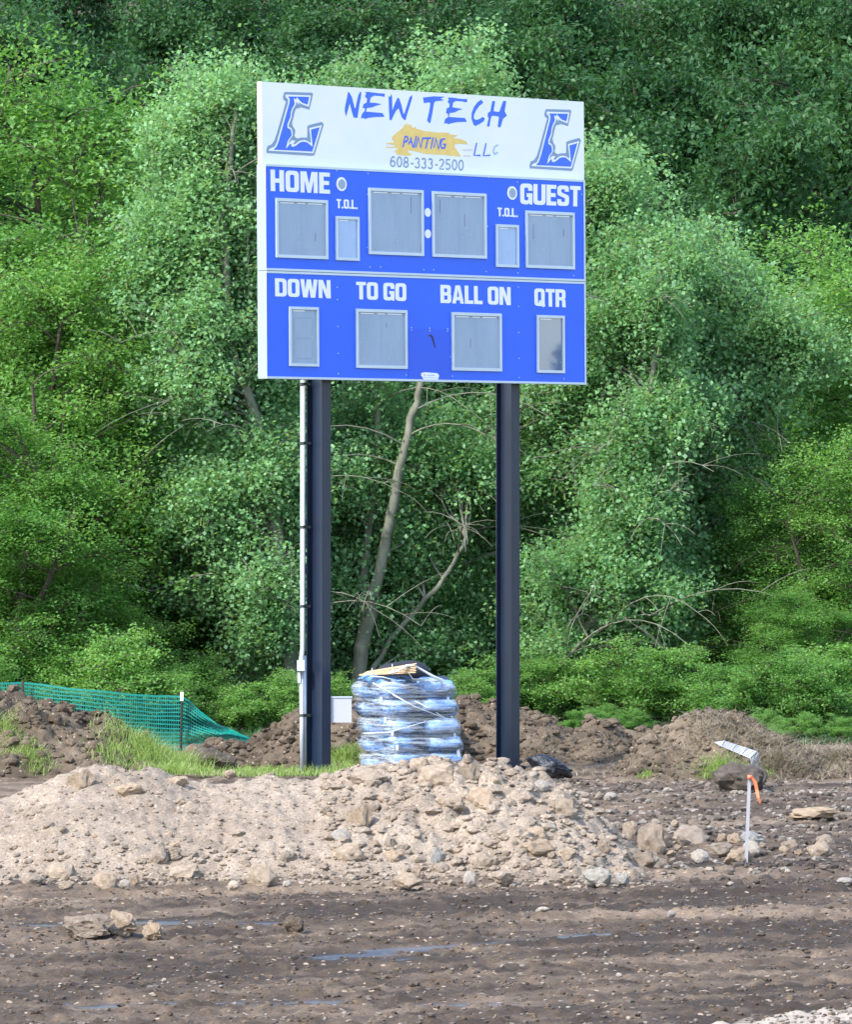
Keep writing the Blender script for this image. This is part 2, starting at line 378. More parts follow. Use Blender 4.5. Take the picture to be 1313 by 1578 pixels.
def Gz(x, y):
    x = np.asarray(x, float); y = np.asarray(y, float)
    near = 1 - sst(86, 96, y)
    q = y - 0.55 * x
    z = 0.045 * fbm(x * 0.12, q * 1.1, 3, 3) + 0.018 * fbm(x * 0.5, q * 2.6, 3, 5)
    z = z + 0.030 * np.maximum(0, fbm(x * 6.5, y * 3.2, 4, 11, 0.65)) + 0.022 * fbm(x * 11, y * 6, 3, 21, 0.7)
    d, c, s = wor(x * 7 + 0.3 * fbm(x * 5, y * 5, 2, 31), y * 5, 41)
    z = z + 0.018 * (c > 0.66) * np.sqrt(np.clip(1 - (d / 0.5) ** 2, 0, 1)) * (0.4 + c)
    m = wetness(x, y, 2.6); z = z * (1 - m) + m * (-0.012)
    m = wetness(x, y)
    z = z * (1 - m) + m * (-0.02)
    g = gravelness(x, y); z = z + g * (0.05 + 0.02 * fbm(x * 12, y * 12, 2, 8))
    # a little raised bank right of the mound, behind the stones
    z = z + 0.05 * np.exp(-((x - 2.6) / 1.6) ** 2 - ((y - 62.5) / 1.6) ** 2)
    z = z * near
    z = z + np.maximum(0, (y - 113)) * 0.25 * sst(113, 125, y) * (1 + 0.0 * x)
    z = z - 0.2 * np.maximum(0, y - 250) * 0.25 / 0.2 * 0.9
    return z
MY0, MYC, MY1 = 56.3, 58.7, 61.6
MPX = [-260, -60, 0, 60, 100, 150, 200, 230, 270, 310, 360, 400, 440, 480, 530, 560, 600, 640, 680, 720, 760, 800, 840, 880, 910, 940, 975, 1005]
MPY = [1330, 1245, 1227, 1205, 1184, 1172, 1180, 1181, 1190, 1203, 1200, 1194, 1200, 1199, 1187, 1177, 1178, 1174, 1172, 1172, 1174, 1180, 1196, 1219, 1243, 1272, 1310, 1335]
SC = F / MYC
MX = [(p - CX) / SC for p in MPX]; MZ = [CAMZ - (q - CY) / SC for q in MPY]
def Mz(x, y):
    x = np.asarray(x, float); y = np.asarray(y, float)
    cr = lerp(x, MX, MZ)
    toe = MY0 + 0.28 * fbm(x * 0.9, x * 0 + 3.3, 3, 51) + 0.1 * fbm(x * 4, y * 2, 2, 52)
    yc = MYC + 0.25 * fbm(x * 0.8, x * 0 + 1.7, 2, 53)
    # the height scales down with x past the right end so the heap closes
    t = np.clip((y - toe) / (yc - toe), -0.6, 1)
    front = np.where(t > 0, 1 - (1 - t) ** 1.35, t * 1.3)
    tb = np.clip((y - yc) / (MY1 - yc), 0, 1.5)
    back = 1 - 1.05 * tb
    p = np.where(y < yc, front, back)
    z = cr * p
    inside = np.clip(p * 3, 0, 1)
    rough = 0.55 + 0.75 * sst(-1.6, 0.6, x)
    z = z + inside * (0.05 * fbm(x * 1.3, y * 1.1, 3, 54)) * np.clip(cr, 0.15, 1)
    z = z + inside * rough * (0.045 * fbm(x * 5, y * 4, 3, 56, 0.6))
    wx = x + 0.10 * fbm(x * 7, y * 7, 3, 61, 0.65); wy = y + 0.10 * fbm(x * 7, y * 7, 3, 62, 0.65)
    d, c, s = wor(wx * 4.2, wy * 3.4, 63)
    z = z + inside * rough * 0.085 * (c > 0.4) * np.clip(1.25 - (d / 0.5), 0, .75) * c
    d, c, s = wor(wx * 11, wy * 9, 64)
    z = z + inside * (0.4 + 0.6 * rough) * 0.034 * (c > 0.3) * np.clip(1.3 - (d / 0.5), 0, .8) * c
    z = z + inside * 0.016 * fbm(x * 22, y * 18, 2, 65)
    return z - 0.03
# berms: (px range, crest table px->py, depth of crest, front and back half depth)
BERMS = {
 'left': dict(yc=80.6, f=2.6, b=2.2, px=[-180, -60, 0, 30, 60, 90, 112, 130, 150, 165, 185, 205, 235, 262, 290], py=[1085, 1078, 1074, 1072, 1076, 1088, 1098, 1106, 1117, 1112, 1118, 1134, 1152, 1172, 1200], s=70, rg=1.0),
 'mid': dict(yc=83.0, f=2.2, b=1.8, px=[262, 285, 300, 318, 340, 365, 385, 405, 425, 445, 465, 490, 520, 545, 575, 610, 650, 690], py=[1190, 1168, 1152, 1144, 1141, 1147, 1150, 1132, 1118, 1104, 1098, 1094, 1085, 1086, 1090, 1092, 1088, 1084], s=80, rg=1.0),
 'right': dict(yc=84.8, f=2.7, b=1.8, px=[600, 660, 700, 725, 745, 770, 800, 830, 852, 870, 890, 915, 940, 965, 990, 1015, 1040, 1070, 1110, 1150], py=[1115, 1092, 1080, 1078, 1088, 1092, 1096, 1098, 1103, 1122, 1128, 1116, 1118, 1132, 1135, 1130, 1130, 1142, 1160, 1190], s=90, rg=0.85),
 'far_right': dict(yc=79.6, f=2.6, b=2.4, px=[930, 965, 985, 1005, 1030, 1055, 1085, 1110, 1135, 1160, 1190, 1215, 1240, 1258, 1272, 1290, 1310, 1350, 1420, 1500], py=[1195, 1168, 1142, 1128, 1119, 1107, 1101, 1103, 1109, 1115, 1128, 1140, 1151, 1161, 1160, 1154, 1158, 1166, 1170, 1195], s=100, rg=0.7),
}
def Bz(k, x, y):
    b = BERMS[k]; sc = F / b['yc']
    X = [(p - CX) / sc for p in b['px']]; Z = [CAMZ - (q - CY) / sc for q in b['py']]
    s = b['s']; rg = b['rg']
    wx = x + 0.12 * fbm(x * 3, y * 3, 3, s + 1); wy = y + 0.15 * fbm(x * 3, y * 3, 3, s + 2)
    cr = np.interp(x, X, Z, left=-0.2, right=-0.2)
    yc = b['yc'] + 0.35 * fbm(x * 0.9, x * 0, 2, s + 3)
    t = np.where(y < yc, (yc - y) / b['f'], (y - yc) / b['b'])
    p = 1 - np.clip(t, 0, 1.3) ** 1.6
    z = cr * p
    inside = np.clip(p * 2.2, 0, 1) * np.clip(cr * 3, 0, 1)
    z = z + inside * 0.10 * fbm(x * 1.7, y * 1.6, 4, s + 4, 0.55)
    d, c, _ = wor(wx * 3.2, wy * 2.6, s + 5)
    z = z + inside * rg * 0.15 * (c > 0.35) * np.clip(1 - (d / 0.7) ** 2, 0, 1) ** 0.5 * (c - 0.1)
    d, c, _ = wor(wx * 8, wy * 7, s + 6)
    z = z + inside * (rg * 0.07 * np.clip(1 - (d / 0.6) ** 2, 0, 1) ** 0.5 * c)
    z = z + inside * 0.03 * fbm(x * 16, y * 16, 3, s + 8, 0.65)
    return z - 0.06
def surf(x, y):
    z = Gz(x, y)
    z = np.maximum(z, Mz(x, y))
    for k in BERMS: z = np.maximum(z, Bz(k, x, y))
    return z
def z1(x, y): return float(surf(np.array([x]), np.array([y]))[0])
_gx = np.arange(-9, 9, 0.04); _gy = np.arange(38, 97, 0.06)
_GX, _GY = np.meshgrid(_gx, _gy); _GS = surf(_GX, _GY)
def fsurf(x, y):
    """soil height read from a table"""
    a = np.clip((np.asarray(x) + 9) / 0.04, 0, len(_gx) - 1.001); b = np.clip((np.asarray(y) - 38) / 0.06, 0, len(_gy) - 1.001)
    i = a.astype(int); j = b.astype(int); u = a - i; v = b - j
    return (_GS[j, i] * (1 - u) + _GS[j, i + 1] * u) * (1 - v) + (_GS[j + 1, i] * (1 - u) + _GS[j + 1, i + 1] * u) * v
def hit(px, py, y0=38.0, y1=96.0):
    """where the sight line through a spot of the photograph meets the soil"""
    Y = np.arange(y0, y1, 0.03); X = (px - CX) * Y / F; Zr = CAMZ - (py - CY) * Y / F
    s = fsurf(X, Y); i = np.argmax(s >= Zr)
    if not (s >= Zr).any(): i = len(Y) - 1
    return float(X[i]), float(Y[i]), float(s[i])

def grid_mesh(name, xs, ys, fz, attrs=None, smooth=True):
    X, Y = np.meshgrid(xs, ys); Z = fz(X, Y)
    V = np.stack([X.ravel(), Y.ravel(), Z.ravel()], 1)
    nx, ny = len(xs), len(ys)
    i = np.arange(nx - 1)[None, :] + nx * np.arange(ny - 1)[:, None]
    Fq = np.stack([i, i + 1, i + 1 + nx, i + nx], -1).reshape(-1, 4)
    A = {k: f(X, Y).ravel() for k, f in (attrs or {}).items()}
    return mesh_np(name, V, Fq, smooth, A)

def drynoise(x, y):
    q = y - 0.55 * x
    a = 0.26 * fbm(x * 0.16, q * 0.75, 3, 101) + 0.18 * fbm(x * 0.5, q * 2.4, 3, 102) + 0.08 * fbm(x * 3, y * 2, 3, 103)
    a = a + 0.10 * np.exp(-((y - 55.2) / 0.9) ** 2) * (x < 1.5) + 0.06 * sst(66, 74, y) - 0.08 * np.exp(-((y - 58.5) / 2.2) ** 2) * (x > 1.2) - 0.05 * sst(47, 42, y)
    return a - 0.03
xs = np.concatenate([-np.geomspace(165, 4.6, 46), np.arange(-4.5, 4.5, 0.032), np.geomspace(4.6, 165, 46)])
ys = np.concatenate([np.array([-60, -20, 0, 15, 25, 31, 35, 37]), np.arange(38.5, 52, 0.06), np.arange(52, 64, 0.09), np.arange(64, 80, 0.12), np.arange(80, 92, 0.3), np.arange(92, 120, 1.5), np.arange(120, 262, 5)])
g = grid_mesh('ground', xs, ys, Gz, {'dry': drynoise, 'wet': wetness, 'gravel': gravelness})
tag(link('ground', g, None, M['ground']), kind='structure', label='damp brown stony soil graded flat with wheel tracks')
zero = lambda x, y: 0.06 * fbm(x * 1.5, y * 1.5, 3, 7) + 0.03
def mzdry(x, y):
    return 0.04 * fbm(x * 1.2, y * 1.2, 3, 9) - 0.10 * (1 - sst(0.02, 0.12, Mz(x, y))) - 0.06 * sst(0.9, 1.9, x) + 0.03
mm = grid_mesh('soil_mound', np.arange(-5.4, 2.15, 0.025), np.concatenate([np.arange(55.6, 59.2, 0.03), np.arange(59.2, 61.9, .1)]), Mz, {'dry': mzdry})
tag(link('soil_mound', mm, None, M['mound']), 'long pale beige heap of dry stony soil in front of the scoreboard posts', 'dirt pile')
BL = {'left': 'dark clumpy topsoil heap in front of the green net fence, at the left edge',
      'mid': 'low dark heap of cracked clods behind and left of the left scoreboard post',
      'right': 'long low dark soil ridge behind the black plastic bag and right post',
      'far_right': 'big rounded soil heap matted with dead roots behind the orange ribbon stake'}
for k, b in BERMS.items():
    sc = F / b['yc']; x0 = (b['px'][0] - CX) / sc - 0.2; x1 = (b['px'][-1] - CX) / sc + 0.2
    me = grid_mesh('soil_heap', np.arange(x0, x1, 0.032), np.arange(b['yc'] - b['f'] * 1.15, b['yc'] + b['b'] * 1.15, 0.05), lambda x, y: Bz(k, x, y), {'dry': lambda x, y: 0.08 * fbm(x * 1.2, y * 1.2, 3, 7) + (0.03 if k != 'left' else -0.02)})
    tag(link('soil_heap', me, None, M['berm']), BL[k], 'dirt pile', 'dark topsoil heaps along the edge of the wood')
# hill ground under the wood
hb = grid_mesh('wooded_hill', np.linspace(-90, 90, 60), np.concatenate([np.linspace(88.5, 112, 30), np.linspace(114, 250, 50)]), lambda x, y: Gz(x, y) + 0.07 * sst(88.6, 90.5, y) - 0.03 + 0.5 * fbm(x * 0.2, y * 0.2, 3, 15) * sst(110, 125, y) + 0.12 * sst(110, 125, y), None)
tag(link('hillside', hb, None, M['hill']), kind='structure', label='steep hillside of leaf litter under the wood')

# ------------------------------------------------------------------ stones and clods
def ico(sub):
    import bmesh
    bm = bmesh.new(); bmesh.ops.create_icosphere(bm, subdivisions=sub, radius=1.0)
    v = np.array([p.co[:] for p in bm.verts]); f = np.array([[q.index for q in p.verts] for p in bm.faces]); bm.free()
    return v, f
ICO1 = ico(1); ICO2 = ico(2); ICO3 = ico(3)
def rockshape(base, seed, rnd=0.5):
    v, f = base; rs = np.random.RandomState(seed); v = v.copy()
    # chop with random planes: facets; then low noise
    for i in range(int(12)):
        nrm = rs.normal(size=3); nrm /= np.linalg.norm(nrm); d = rs.uniform(0.62, 0.95) * (1 - rnd) + 0.98 * rnd
        t = v @ nrm - d; v = v - np.clip(t, 0, None)[:, None] * nrm
    ph = rs.uniform(0, 9, 6)
    nn = np.sin(v[:, 0] * 4 + ph[0]) * np.sin(v[:, 1] * 4.3 + ph[1]) * np.sin(v[:, 2] * 3.7 + ph[2]) + 0.5 * np.sin(v[:, 0] * 9 + ph[3]) * np.sin(v[:, 1] * 8 + ph[4]) * np.sin(v[:, 2] * 9 + ph[5])
    v = v * (1 + (0.12 * (1 - rnd) + 0.04) * nn)[:, None]
    if len(v) > 100:
        q_ = fbm(v[:, 0] * 2.3 + v[:, 2] * 1.9 + seed, v[:, 1] * 2.3 - v[:, 2] * 1.7, 4, seed, 0.62)
        v = v * (1 + (0.34 * (1 - rnd) + 0.02) * q_)[:, None]
    return v, f
def rockmesh(name, seed, mat, rnd, base=ICO3):
    v, f = rockshape(base, seed, rnd)
    me = mesh_np(name, v, f, rnd > 0.6); me.materials.append(mat); return me
RM = {}
LUMP = [rockmesh('stone', 700 + i, M['rk_tan'], 0.0, ico(4)) for i in range(2)]
for nm, mt, rd in (('pale', 'rk_pale', 0.1), ('tan', 'rk_tan', 0.05), ('white', 'rk_white', 0.55), ('blue', 'rk_blue', 0.3), ('round', 'rk_pale', 0.55), ('clod', 'rk_pale', 0.05), ('dark', 'rk_dark', 0.1)):
    RM[nm] = [rockmesh('stone', 300 + i + 10 * len(RM), M[mt], rd) for i in range(4)]
rr = random.Random(5)
ROCKS = [
 (49,1352,34,20,'round','flat oval pale stone at the far left toe of the mound'),
 (95,1340,46,28,'round','large smooth oval stone at the mound toe, second from the left edge'),
 (162,1354,40,32,'round','rounded boulder at the mound toe with a flat lower ledge'),
 (101,1362,28,15,'pale','low stone wedged under the big oval boulder at the left'),
 (192,1360,18,14,'white','small whitish cobble beside a tan cobble at the mound toe'),
 (207,1354,17,15,'tan','small tan cobble touching a whitish one at the mound toe'),
 (243,1314,32,38,'clod','upright wedge shaped clod on the lower left of the mound face'),
 (268,1313,22,20,'pale','squarish clod leaning beside the upright wedge on the mound'),
 (285,1343,56,24,'clod','broad flat slab of soil lying along the toe of the mound'),
 (360,1362,20,14,'white','pale cobble alone on the dark soil before the mound'),
 (403,1344,42,40,'clod','lumpy brown clod standing at the mound toe, a third of the way along'),
 (442,1360,14,9,'white','tiny bright stone at the mound toe below the left post'),
 (366,1285,24,11,'pale','thin flat pinkish stone midway up the mound, left of the post'),
 (198,1215,48,22,'pale','sharp edged slab near the top left of the mound'),
 (122,1199,46,32,'tan','rounded boulder of soil on the left crest of the mound'),
 (354,1191,20,14,'pale','small pale block on the crest between the grass and the post'),
 (273,1201,34,18,'pale','low block on the crest just right of the tall grass'),
 (443,1318,24,20,'pale','dull beige clod low on the mound under the left post'),
 (554,1258,38,38,'tan','big egg shaped stone set in the middle of the mound face'),
 (526,1285,32,20,'white','pale wedge stone just below the egg shaped one'),
 (537,1311,46,34,'pale','wide blunt boulder low on the mound, below the pale wedge'),
 (503,1251,20,14,'tan','small yellowish stone left of the egg shaped one'),
 (674,1318,20,32,'blue','upright bluish grey stone like a finger on the mound'),
 (681,1334,24,20,'pale','squat clod at the foot of the upright bluish stone'),
 (724,1350,22,22,'white','bright cobble with a tan side at the toe of the mound'),
 (628,1352,40,22,'clod','broad crumbly clod at the toe, left of the bright cobble'),
 (646,1177,34,24,'clod','pointed clod on the crest in front of the wrapped pallet'),
 (674,1193,58,38,'clod','largest angular block on the crest, below the wrapped pallet'),
 (722,1189,38,34,'tan','rounded block on the crest between pallet and right post'),
 (566,1194,54,24,'clod','long low clod on the crest right of the left post'),
 (743,1227,46,34,'clod','angular clod on the upper mound left of the right post line'),
 (695,1235,44,22,'pale','flat shelf like clod below the largest crest block'),
 (834,1209,24,20,'white','bright white stone near the crest below the black bag'),
 (821,1196,12,9,'white','small bright stone just above the white one by the black bag'),
 (866,1245,46,32,'tan','yellow brown boulder on the right shoulder of the mound'),
 (830,1253,36,24,'pale','pale blocky clod left of the yellow brown boulder'),
 (769,1279,26,22,'pale','fist sized clod midway on the right mound face'),
 (826,1281,34,26,'pale','rounded clod on the right of the mound face above the orange one'),
 (750,1326,38,32,'pale','stout clod low on the mound below the right post'),
 (830,1306,60,28,'tan','wide orange tan clod low on the right of the mound'),
 (706,1309,24,14,'pale','small flat clod right of the upright bluish stone'),
 (607,1319,30,20,'pale','dusty clod low on the mound below the pallet'),
 (602,1297,20,24,'clod','narrow jagged clod above the dusty one below the pallet'),
 (773,1347,42,22,'pale','low grey clod at the toe below the right post'),
 (872,1317,32,22,'pale','grey clod at the low right end of the mound'),
 (1004,1290,46,54,'tan','largest tan boulder right of the mound, standing upright'),
 (972,1277,30,34,'tan','tan clod leaning on the largest boulder from the left'),
 (1066,1284,52,34,'clod','grey cracked clod midway between the big boulder and the stake'),
 (1079,1317,28,23,'white','round pale cobble in front of the stone row left of the stake'),
 (1109,1305,40,22,'pale','flat topped boulder in the stone row just left of the stake'),
 (1113,1289,17,15,'tan','small tan cobble on the back of the stone row'),
 (1131,1291,22,17,'tan','reddish cobble behind the stake on the left side'),
 (1160,1289,36,22,'blue','bluish grey boulder behind the stake'),
 (1158,1304,30,24,'white','whitish rounded boulder touching the stake on its right'),
 (1140,1318,46,26,'tan','tan block at the foot of the stake'),
 (1264,1306,36,30,'clod','cracked tan clod alone at the right, before the gravel flat'),
 (1272,1291,26,18,'pale','grey clod sitting behind the cracked tan one at the right'),
 (1217,1300,28,16,'tan','orange brown clod between the stake and the cracked clod'),
 (1231,1311,14,10,'tan','small brown pebble right of the orange brown clod'),
 (1157,1340,8,7,'white','tiny white pebble below the stake'),
 (1126,1360,10,6,'white','pair of tiny white pebbles left below the stake'),
 (1214,1341,10,6,'white','small white chip lying right below the stake'),
 (1093,1338,13,6,'white','thin white chip below the pale cobble'),
 (1302,1355,26,8,'white','long thin white stone at the right edge of the picture'),
 (1069,1370,10,8,'tan','tiny reddish pebble on the dark track'),
 (941,1225,22,12,'white','pale flat stone on the flat behind the mound end'),
 (920,1347,48,26,'blue','crumbly grey clod at the right toe of the mound'),
 (960,1351,22,18,'blue','small grey clod at the very right end of the toe'),
 (988,1323,54,26,'tan','low broken clod in front of the largest tan boulder'),
 (931,1301,22,24,'tan','orange clod between the mound end and the tan boulder'),
 (1035,1406,14,10,'white','white pebble alone on the track, right of centre'),
 (836,1400,22,8,'white','long white pebble on the track below the mound end'),
 (954,1501,11,7,'white','small white pebble low on the striped track'),
 (385,1429,12,7,'white','small white pebble beside the dark clod on the track'),
 (253,1509,8,6,'white','tiny white pebble at the lower left of the track'),
 (135,1422,72,34,'tan','left end of the tan crumbly lump lying in the puddle'),
 (186,1417,56,38,'tan','tallest tan crumbly lump lying in the puddle'),
 (236,1430,36,24,'tan','right end of the tan crumbly lump lying in the puddle'),
 (452,1422,34,26,'dark','dark muddy clod on the track below the left post'),
 (1138,1195,84,48,'dark','dark sod clod carrying the wire rake behind the orange ribbon stake'),
 (1163,1194,42,36,'dark','smaller dark sod clod under the bent tines of the wire rake'),
 (1255,1250,84,18,'tan','flat low patch of tan soil on the stony flat near the right edge'),
 (330,1166,80,40,'dark','cracked grey clod with dry polygon plates behind the grass'),
]
for (px, py, wp, hp, kd, lb) in ROCKS:
    x, y, z = hit(px, py + hp * 0.42)
    sc = F / y; me = rr.choice(LUMP if 'crumbly lump' in lb else RM[kd])
    o = bpy.data.objects.new('stone', me); COL.objects.link(o)
    wx = wp / sc / 2 * 1.0; hz = hp / sc / 2 * 1.15
    o.location = (x, y + wx * 0.35, z + hz * 0.40)
    o.scale = (wx, wx * rr.uniform(0.75, 1.0), hz); o.rotation_euler = (rr.uniform(-.15, .15), rr.uniform(-.15, .15), rr.uniform(-.3, .3))
    tag(o, lb, 'clod' if ('clod' in lb or 'lump' in lb or 'soil' in lb) else 'stone', 'stones and clods on and around the mound')
# more small stones, individuals sharing one label per place
def scat(n, pxr, pyr, smin, smax, kinds, label, group, seed, name='stone'):
    q = random.Random(seed)
    for i in range(n):
        px = q.uniform(*pxr); py = q.uniform(*pyr); x, y, z = hit(px, py)
        s = smin + (smax - smin) * q.random() ** 2.2; s = s / (F / y) / 2
        o = bpy.data.objects.new(name, q.choice(RM[q.choice(kinds)])); COL.objects.link(o)
        o.location = (x, y, z + s * 0.08); o.scale = (s, s * q.uniform(.7, 1), s * q.uniform(.5, .85)); o.rotation_euler = (q.uniform(-.3, .3), q.uniform(-.3, .3), q.uniform(0, 6))
        tag(o, label, 'stone', group)
scat(36, (560, 930), (1190, 1350), 11, 22, ['clod', 'clod', 'pale', 'clod', 'tan'], 'dusty beige clod among many on the rough right face of the mound', 'loose clods on the right face of the mound', 1)
scat(40, (20, 560), (1235, 1360), 9, 22, ['pale', 'clod', 'round'], 'small beige stone sunk in the smooth left face of the mound', 'small stones on the left face of the mound', 2)
scat(26, (960, 1290), (1268, 1325), 8, 18, ['pale', 'tan', 'round'], 'small stone in the loose row right of the mound', 'small stones in the row right of the mound', 3)

def stuffmesh(name, base_list, P, Sx, mat, smooth=False, attrs=None, seed=0, tints=None):
    rs = np.random.RandomState(seed); Vs = []; Fs = []; off = 0; k = len(base_list)
    idx = rs.randint(0, k, len(P))
    T = []
    for b in range(k):
        m = np.where(idx == b)[0]
        if not len(m): continue
        v, f = base_list[b]; n = len(v)
        a = rs.uniform(0, 6.283, len(m)); ca, sa = np.cos(a), np.sin(a)
        vx = v[None, :, 0] * ca[:, None] - v[None, :, 1] * sa[:, None]; vy = v[None, :, 0] * sa[:, None] + v[None, :, 1] * ca[:, None]
        W = np.stack([vx, vy, np.repeat(v[None, :, 2], len(m), 0)], -1) * Sx[m][:, None, :] + P[m][:, None, :]
        Vs.append(W.reshape(-1, 3)); Fs.append((f[None] + (off + n * np.arange(len(m)))[:, None, None]).reshape(-1, 3)); off += n * len(m)
        T.append(np.repeat(rs.uniform(-0.05, 0.05, len(m)), n))
    me = mesh_np(name, np.concatenate(Vs), np.concatenate(Fs), smooth, {'dry': np.concatenate(T)})
    me.materials.append(mat); return me
B1 = [rockshape(ICO1, 500 + i, 0.0) for i in range(5)]; B2 = [rockshape(ICO2, 520 + i, 0.0) for i in range(6)]
def scatter_stuff(name, label, n, xr, yr, s0, s1, mat, fz, cond=None, seed=0, bases=B1, flat=0.6, sink=0.2, pw=3.0):
    rs = np.random.RandomState(seed)
    x = rs.uniform(xr[0], xr[1], n); y = rs.uniform(yr[0], yr[1], n)
    if cond is not None:
        m = rs.uniform(0, 1, n) < cond(x, y); x, y = x[m], y[m]
    s = s0 + (s1 - s0) * rs.uniform(0, 1, len(x)) ** pw
    z = fz(x, y) + s * sink
    Sx = np.stack([s * rs.uniform(.8, 1.3, len(x)), s * rs.uniform(.8, 1.2, len(x)), s * rs.uniform(flat * .7, flat * 1.3, len(x))], 1)
    me = stuffmesh(name, bases, np.stack([x, y, z], 1), Sx, mat, seed=seed)
    o = link(name, me); tag(o, label, kind='stuff'); return o
M['peb'] = soilmat('pebble_stone', (0.11, 0.092, 0.075), (0.19, 0.165, 0.14), (0.28, 0.255, 0.225), peb_amt=0, scale=3)
M['crumb'] = soilmat('damp_crumb', (0.035, 0.027, 0.022), (0.075, 0.06, 0.05), (0.14, 0.116, 0.096), peb_amt=0, scale=3)
notw = lambda x, y: 1 - wetness(x, y)
scatter_stuff('pebbles', 'pale pebbles strewn over the brown track', 3000, (-4.4, 4.4), (39, 57), 0.005, 0.022, M['peb'], Gz, notw, 11, pw=2.6)
scatter_stuff('pebbles', 'pale pebbles and grit over the stony flat at the right', 2600, (0.8, 5.2), (57, 77), 0.010, 0.055, M['peb'], Gz, lambda x, y: (x > 0.6 + (y - 56) * 0.03) * 1.0, 12, pw=3)
scatter_stuff('soil_crumbs', 'dark crumbs of soil over the track', 6500, (-4.4, 4.4), (39, 57), 0.005, 0.034, M['crumb'], Gz, lambda x, y: (1 - wetness(x, y)) * (0.25 + 0.75 * (fbm(x * .5, (y - .55 * x) * 1.6, 3, 5) > 0.05)), 13, pw=3)
scatter_stuff('soil_crumbs', 'brown crumbs and clods pressed into the wheel tracks', 9000, (-4.4, 4.4), (39, 57), 0.006, 0.030, M['ground'], Gz, lambda x, y: 1 - wetness(x, y), 19, pw=2.2, sink=0.05)
scatter_stuff('soil_crumbs', 'dark crumbs of soil on the flat at the right', 2400, (0.8, 5.2), (56, 77), 0.012, 0.07, M['crumb'], Gz, None, 14, pw=3)
scatter_stuff('gravel', 'pale crushed gravel at the lower right corner', 2600, (1.9, 4.2), (38.8, 42.5), 0.008, 0.024, M['peb'], Gz, lambda x, y: gravelness(x, y), 15, pw=1.5)
mc = lambda x, y: (Mz(x, y) > 0.03) * 1.0
scatter_stuff('mound_crumbs', 'beige crumbs and grit over the face of the mound', 5200, (-4.6, 1.8), (56, 59.6), 0.007, 0.034, M['mound'], Mz, mc, 16, pw=3.2, sink=0.0)
scatter_stuff('mound_crumbs', 'larger beige clods crowding the right of the mound', 1000, (-0.9, 1.75), (56.1, 59.4), 0.015, 0.075, M['mound'], Mz, mc, 17, bases=B2, pw=2.0, sink=0.0)
scatter_stuff('mound_crumbs', 'beige crumbs fallen along the toe of the mound', 1500, (-4.2, 1.9), (55.4, 56.9), 0.010, 0.05, M['mound'], lambda x, y: np.maximum(Gz(x, y), Mz(x, y)), None, 18, bases=B1, pw=2.5)
for i, (k, b) in enumerate(BERMS.items()):
    sc = F / b['yc']; x0 = (b['px'][0] - CX) / sc; x1 = (b['px'][-1] - CX) / sc
    n_ = int((x1 - x0) * 150)
    scatter_stuff('soil_clods', 'dark clods crowding a topsoil heap', n_, (x0, x1), (b['yc'] - b['f'], b['yc'] + 0.6), 0.015, 0.10 * b['rg'], M['berm'], lambda x, y: Bz(k, x, y), lambda x, y: (Bz(k, x, y) > 0.02) * 1.0, 30 + i, bases=B2, pw=2.2, flat=0.75)
    scatter_stuff('soil_clods', 'small dark crumbs on a topsoil heap', n_ * 2, (x0, x1), (b['yc'] - b['f'], b['yc'] + 0.6), 0.015, 0.05, M['berm'], lambda x, y: Bz(k, x, y), lambda x, y: (Bz(k, x, y) > 0.02) * 1.0, 50 + i, bases=B1, pw=2, flat=0.75)
# ------------------------------------------------------------------ scoreboard
YL = 78.1; YR = 81.93
PL = at(408.4, 252, YL); PR = at(901.1, 279, YR)
U = Vector((PR.x - PL.x, PR.y - PL.y, 0)); BW = U.length; U.normalize()
NH = Vector((U.y, -U.x, 0))                    # towards the viewer side
lean = R(0.55)
V_ = (Vector((0, 0, 1)) * math.cos(lean) - NH * math.sin(lean)).normalized()
NN = U.cross(V_).normalized()
if NN.dot(NH) < 0: NN = -NN
ZB = CAMZ + (CY - 583.5) * YL / F
PB = at(408.4, 583.5, YL); 
PO = Vector((PL.x, PL.y, PL.z)) + V_ * ((ZB - PL.z) / V_.z)     # lower left corner of the front face
def P(u, v, o=0.0): return PO + U * u + V_ * v + NN * o
def q(px, py, o=0.0):
    """photo spot -> (u,v) on the board plane offset by o"""
    d = Vector(((px - CX) / F, 1.0, -(py - CY) / F)); c = Vector((0, 0, CAMZ)); p0 = PO + NN * o
    t = (p0 - c).dot(NN) / d.dot(NN); h = c + d * t - p0
    return h.dot(U), h.dot(V_)
BCx = PO + U * BW * 0.5
ROOT = Vector((BCx.x, BCx.y, 0)) - NH * 0.28
sb = empty('scoreboard', ROOT)
tag(sb, 'blue and white football scoreboard standing on two dark steel posts', 'scoreboard')
def bbox(mb, u0, u1, v0, v1, o0, o1): mb.box(P(u0, v0, o0), U * (u1 - u0), V_ * (v1 - v0), NN * (o1 - o0))
def bpart(mb, name, mat, parent=sb, smooth=False): return mb.build(name, mat, parent, org=ROOT, smooth=smooth)
def child(o, par):
    return o
TH = 0.143
vtop = (q(408.4, 252)[1] + q(901.1, 279)[1]) / 2
vmidL, vmidR = q(411.5, 417)[1], q(901.3, 434.7)[1]; vmid = (vmidL + vmidR) / 2
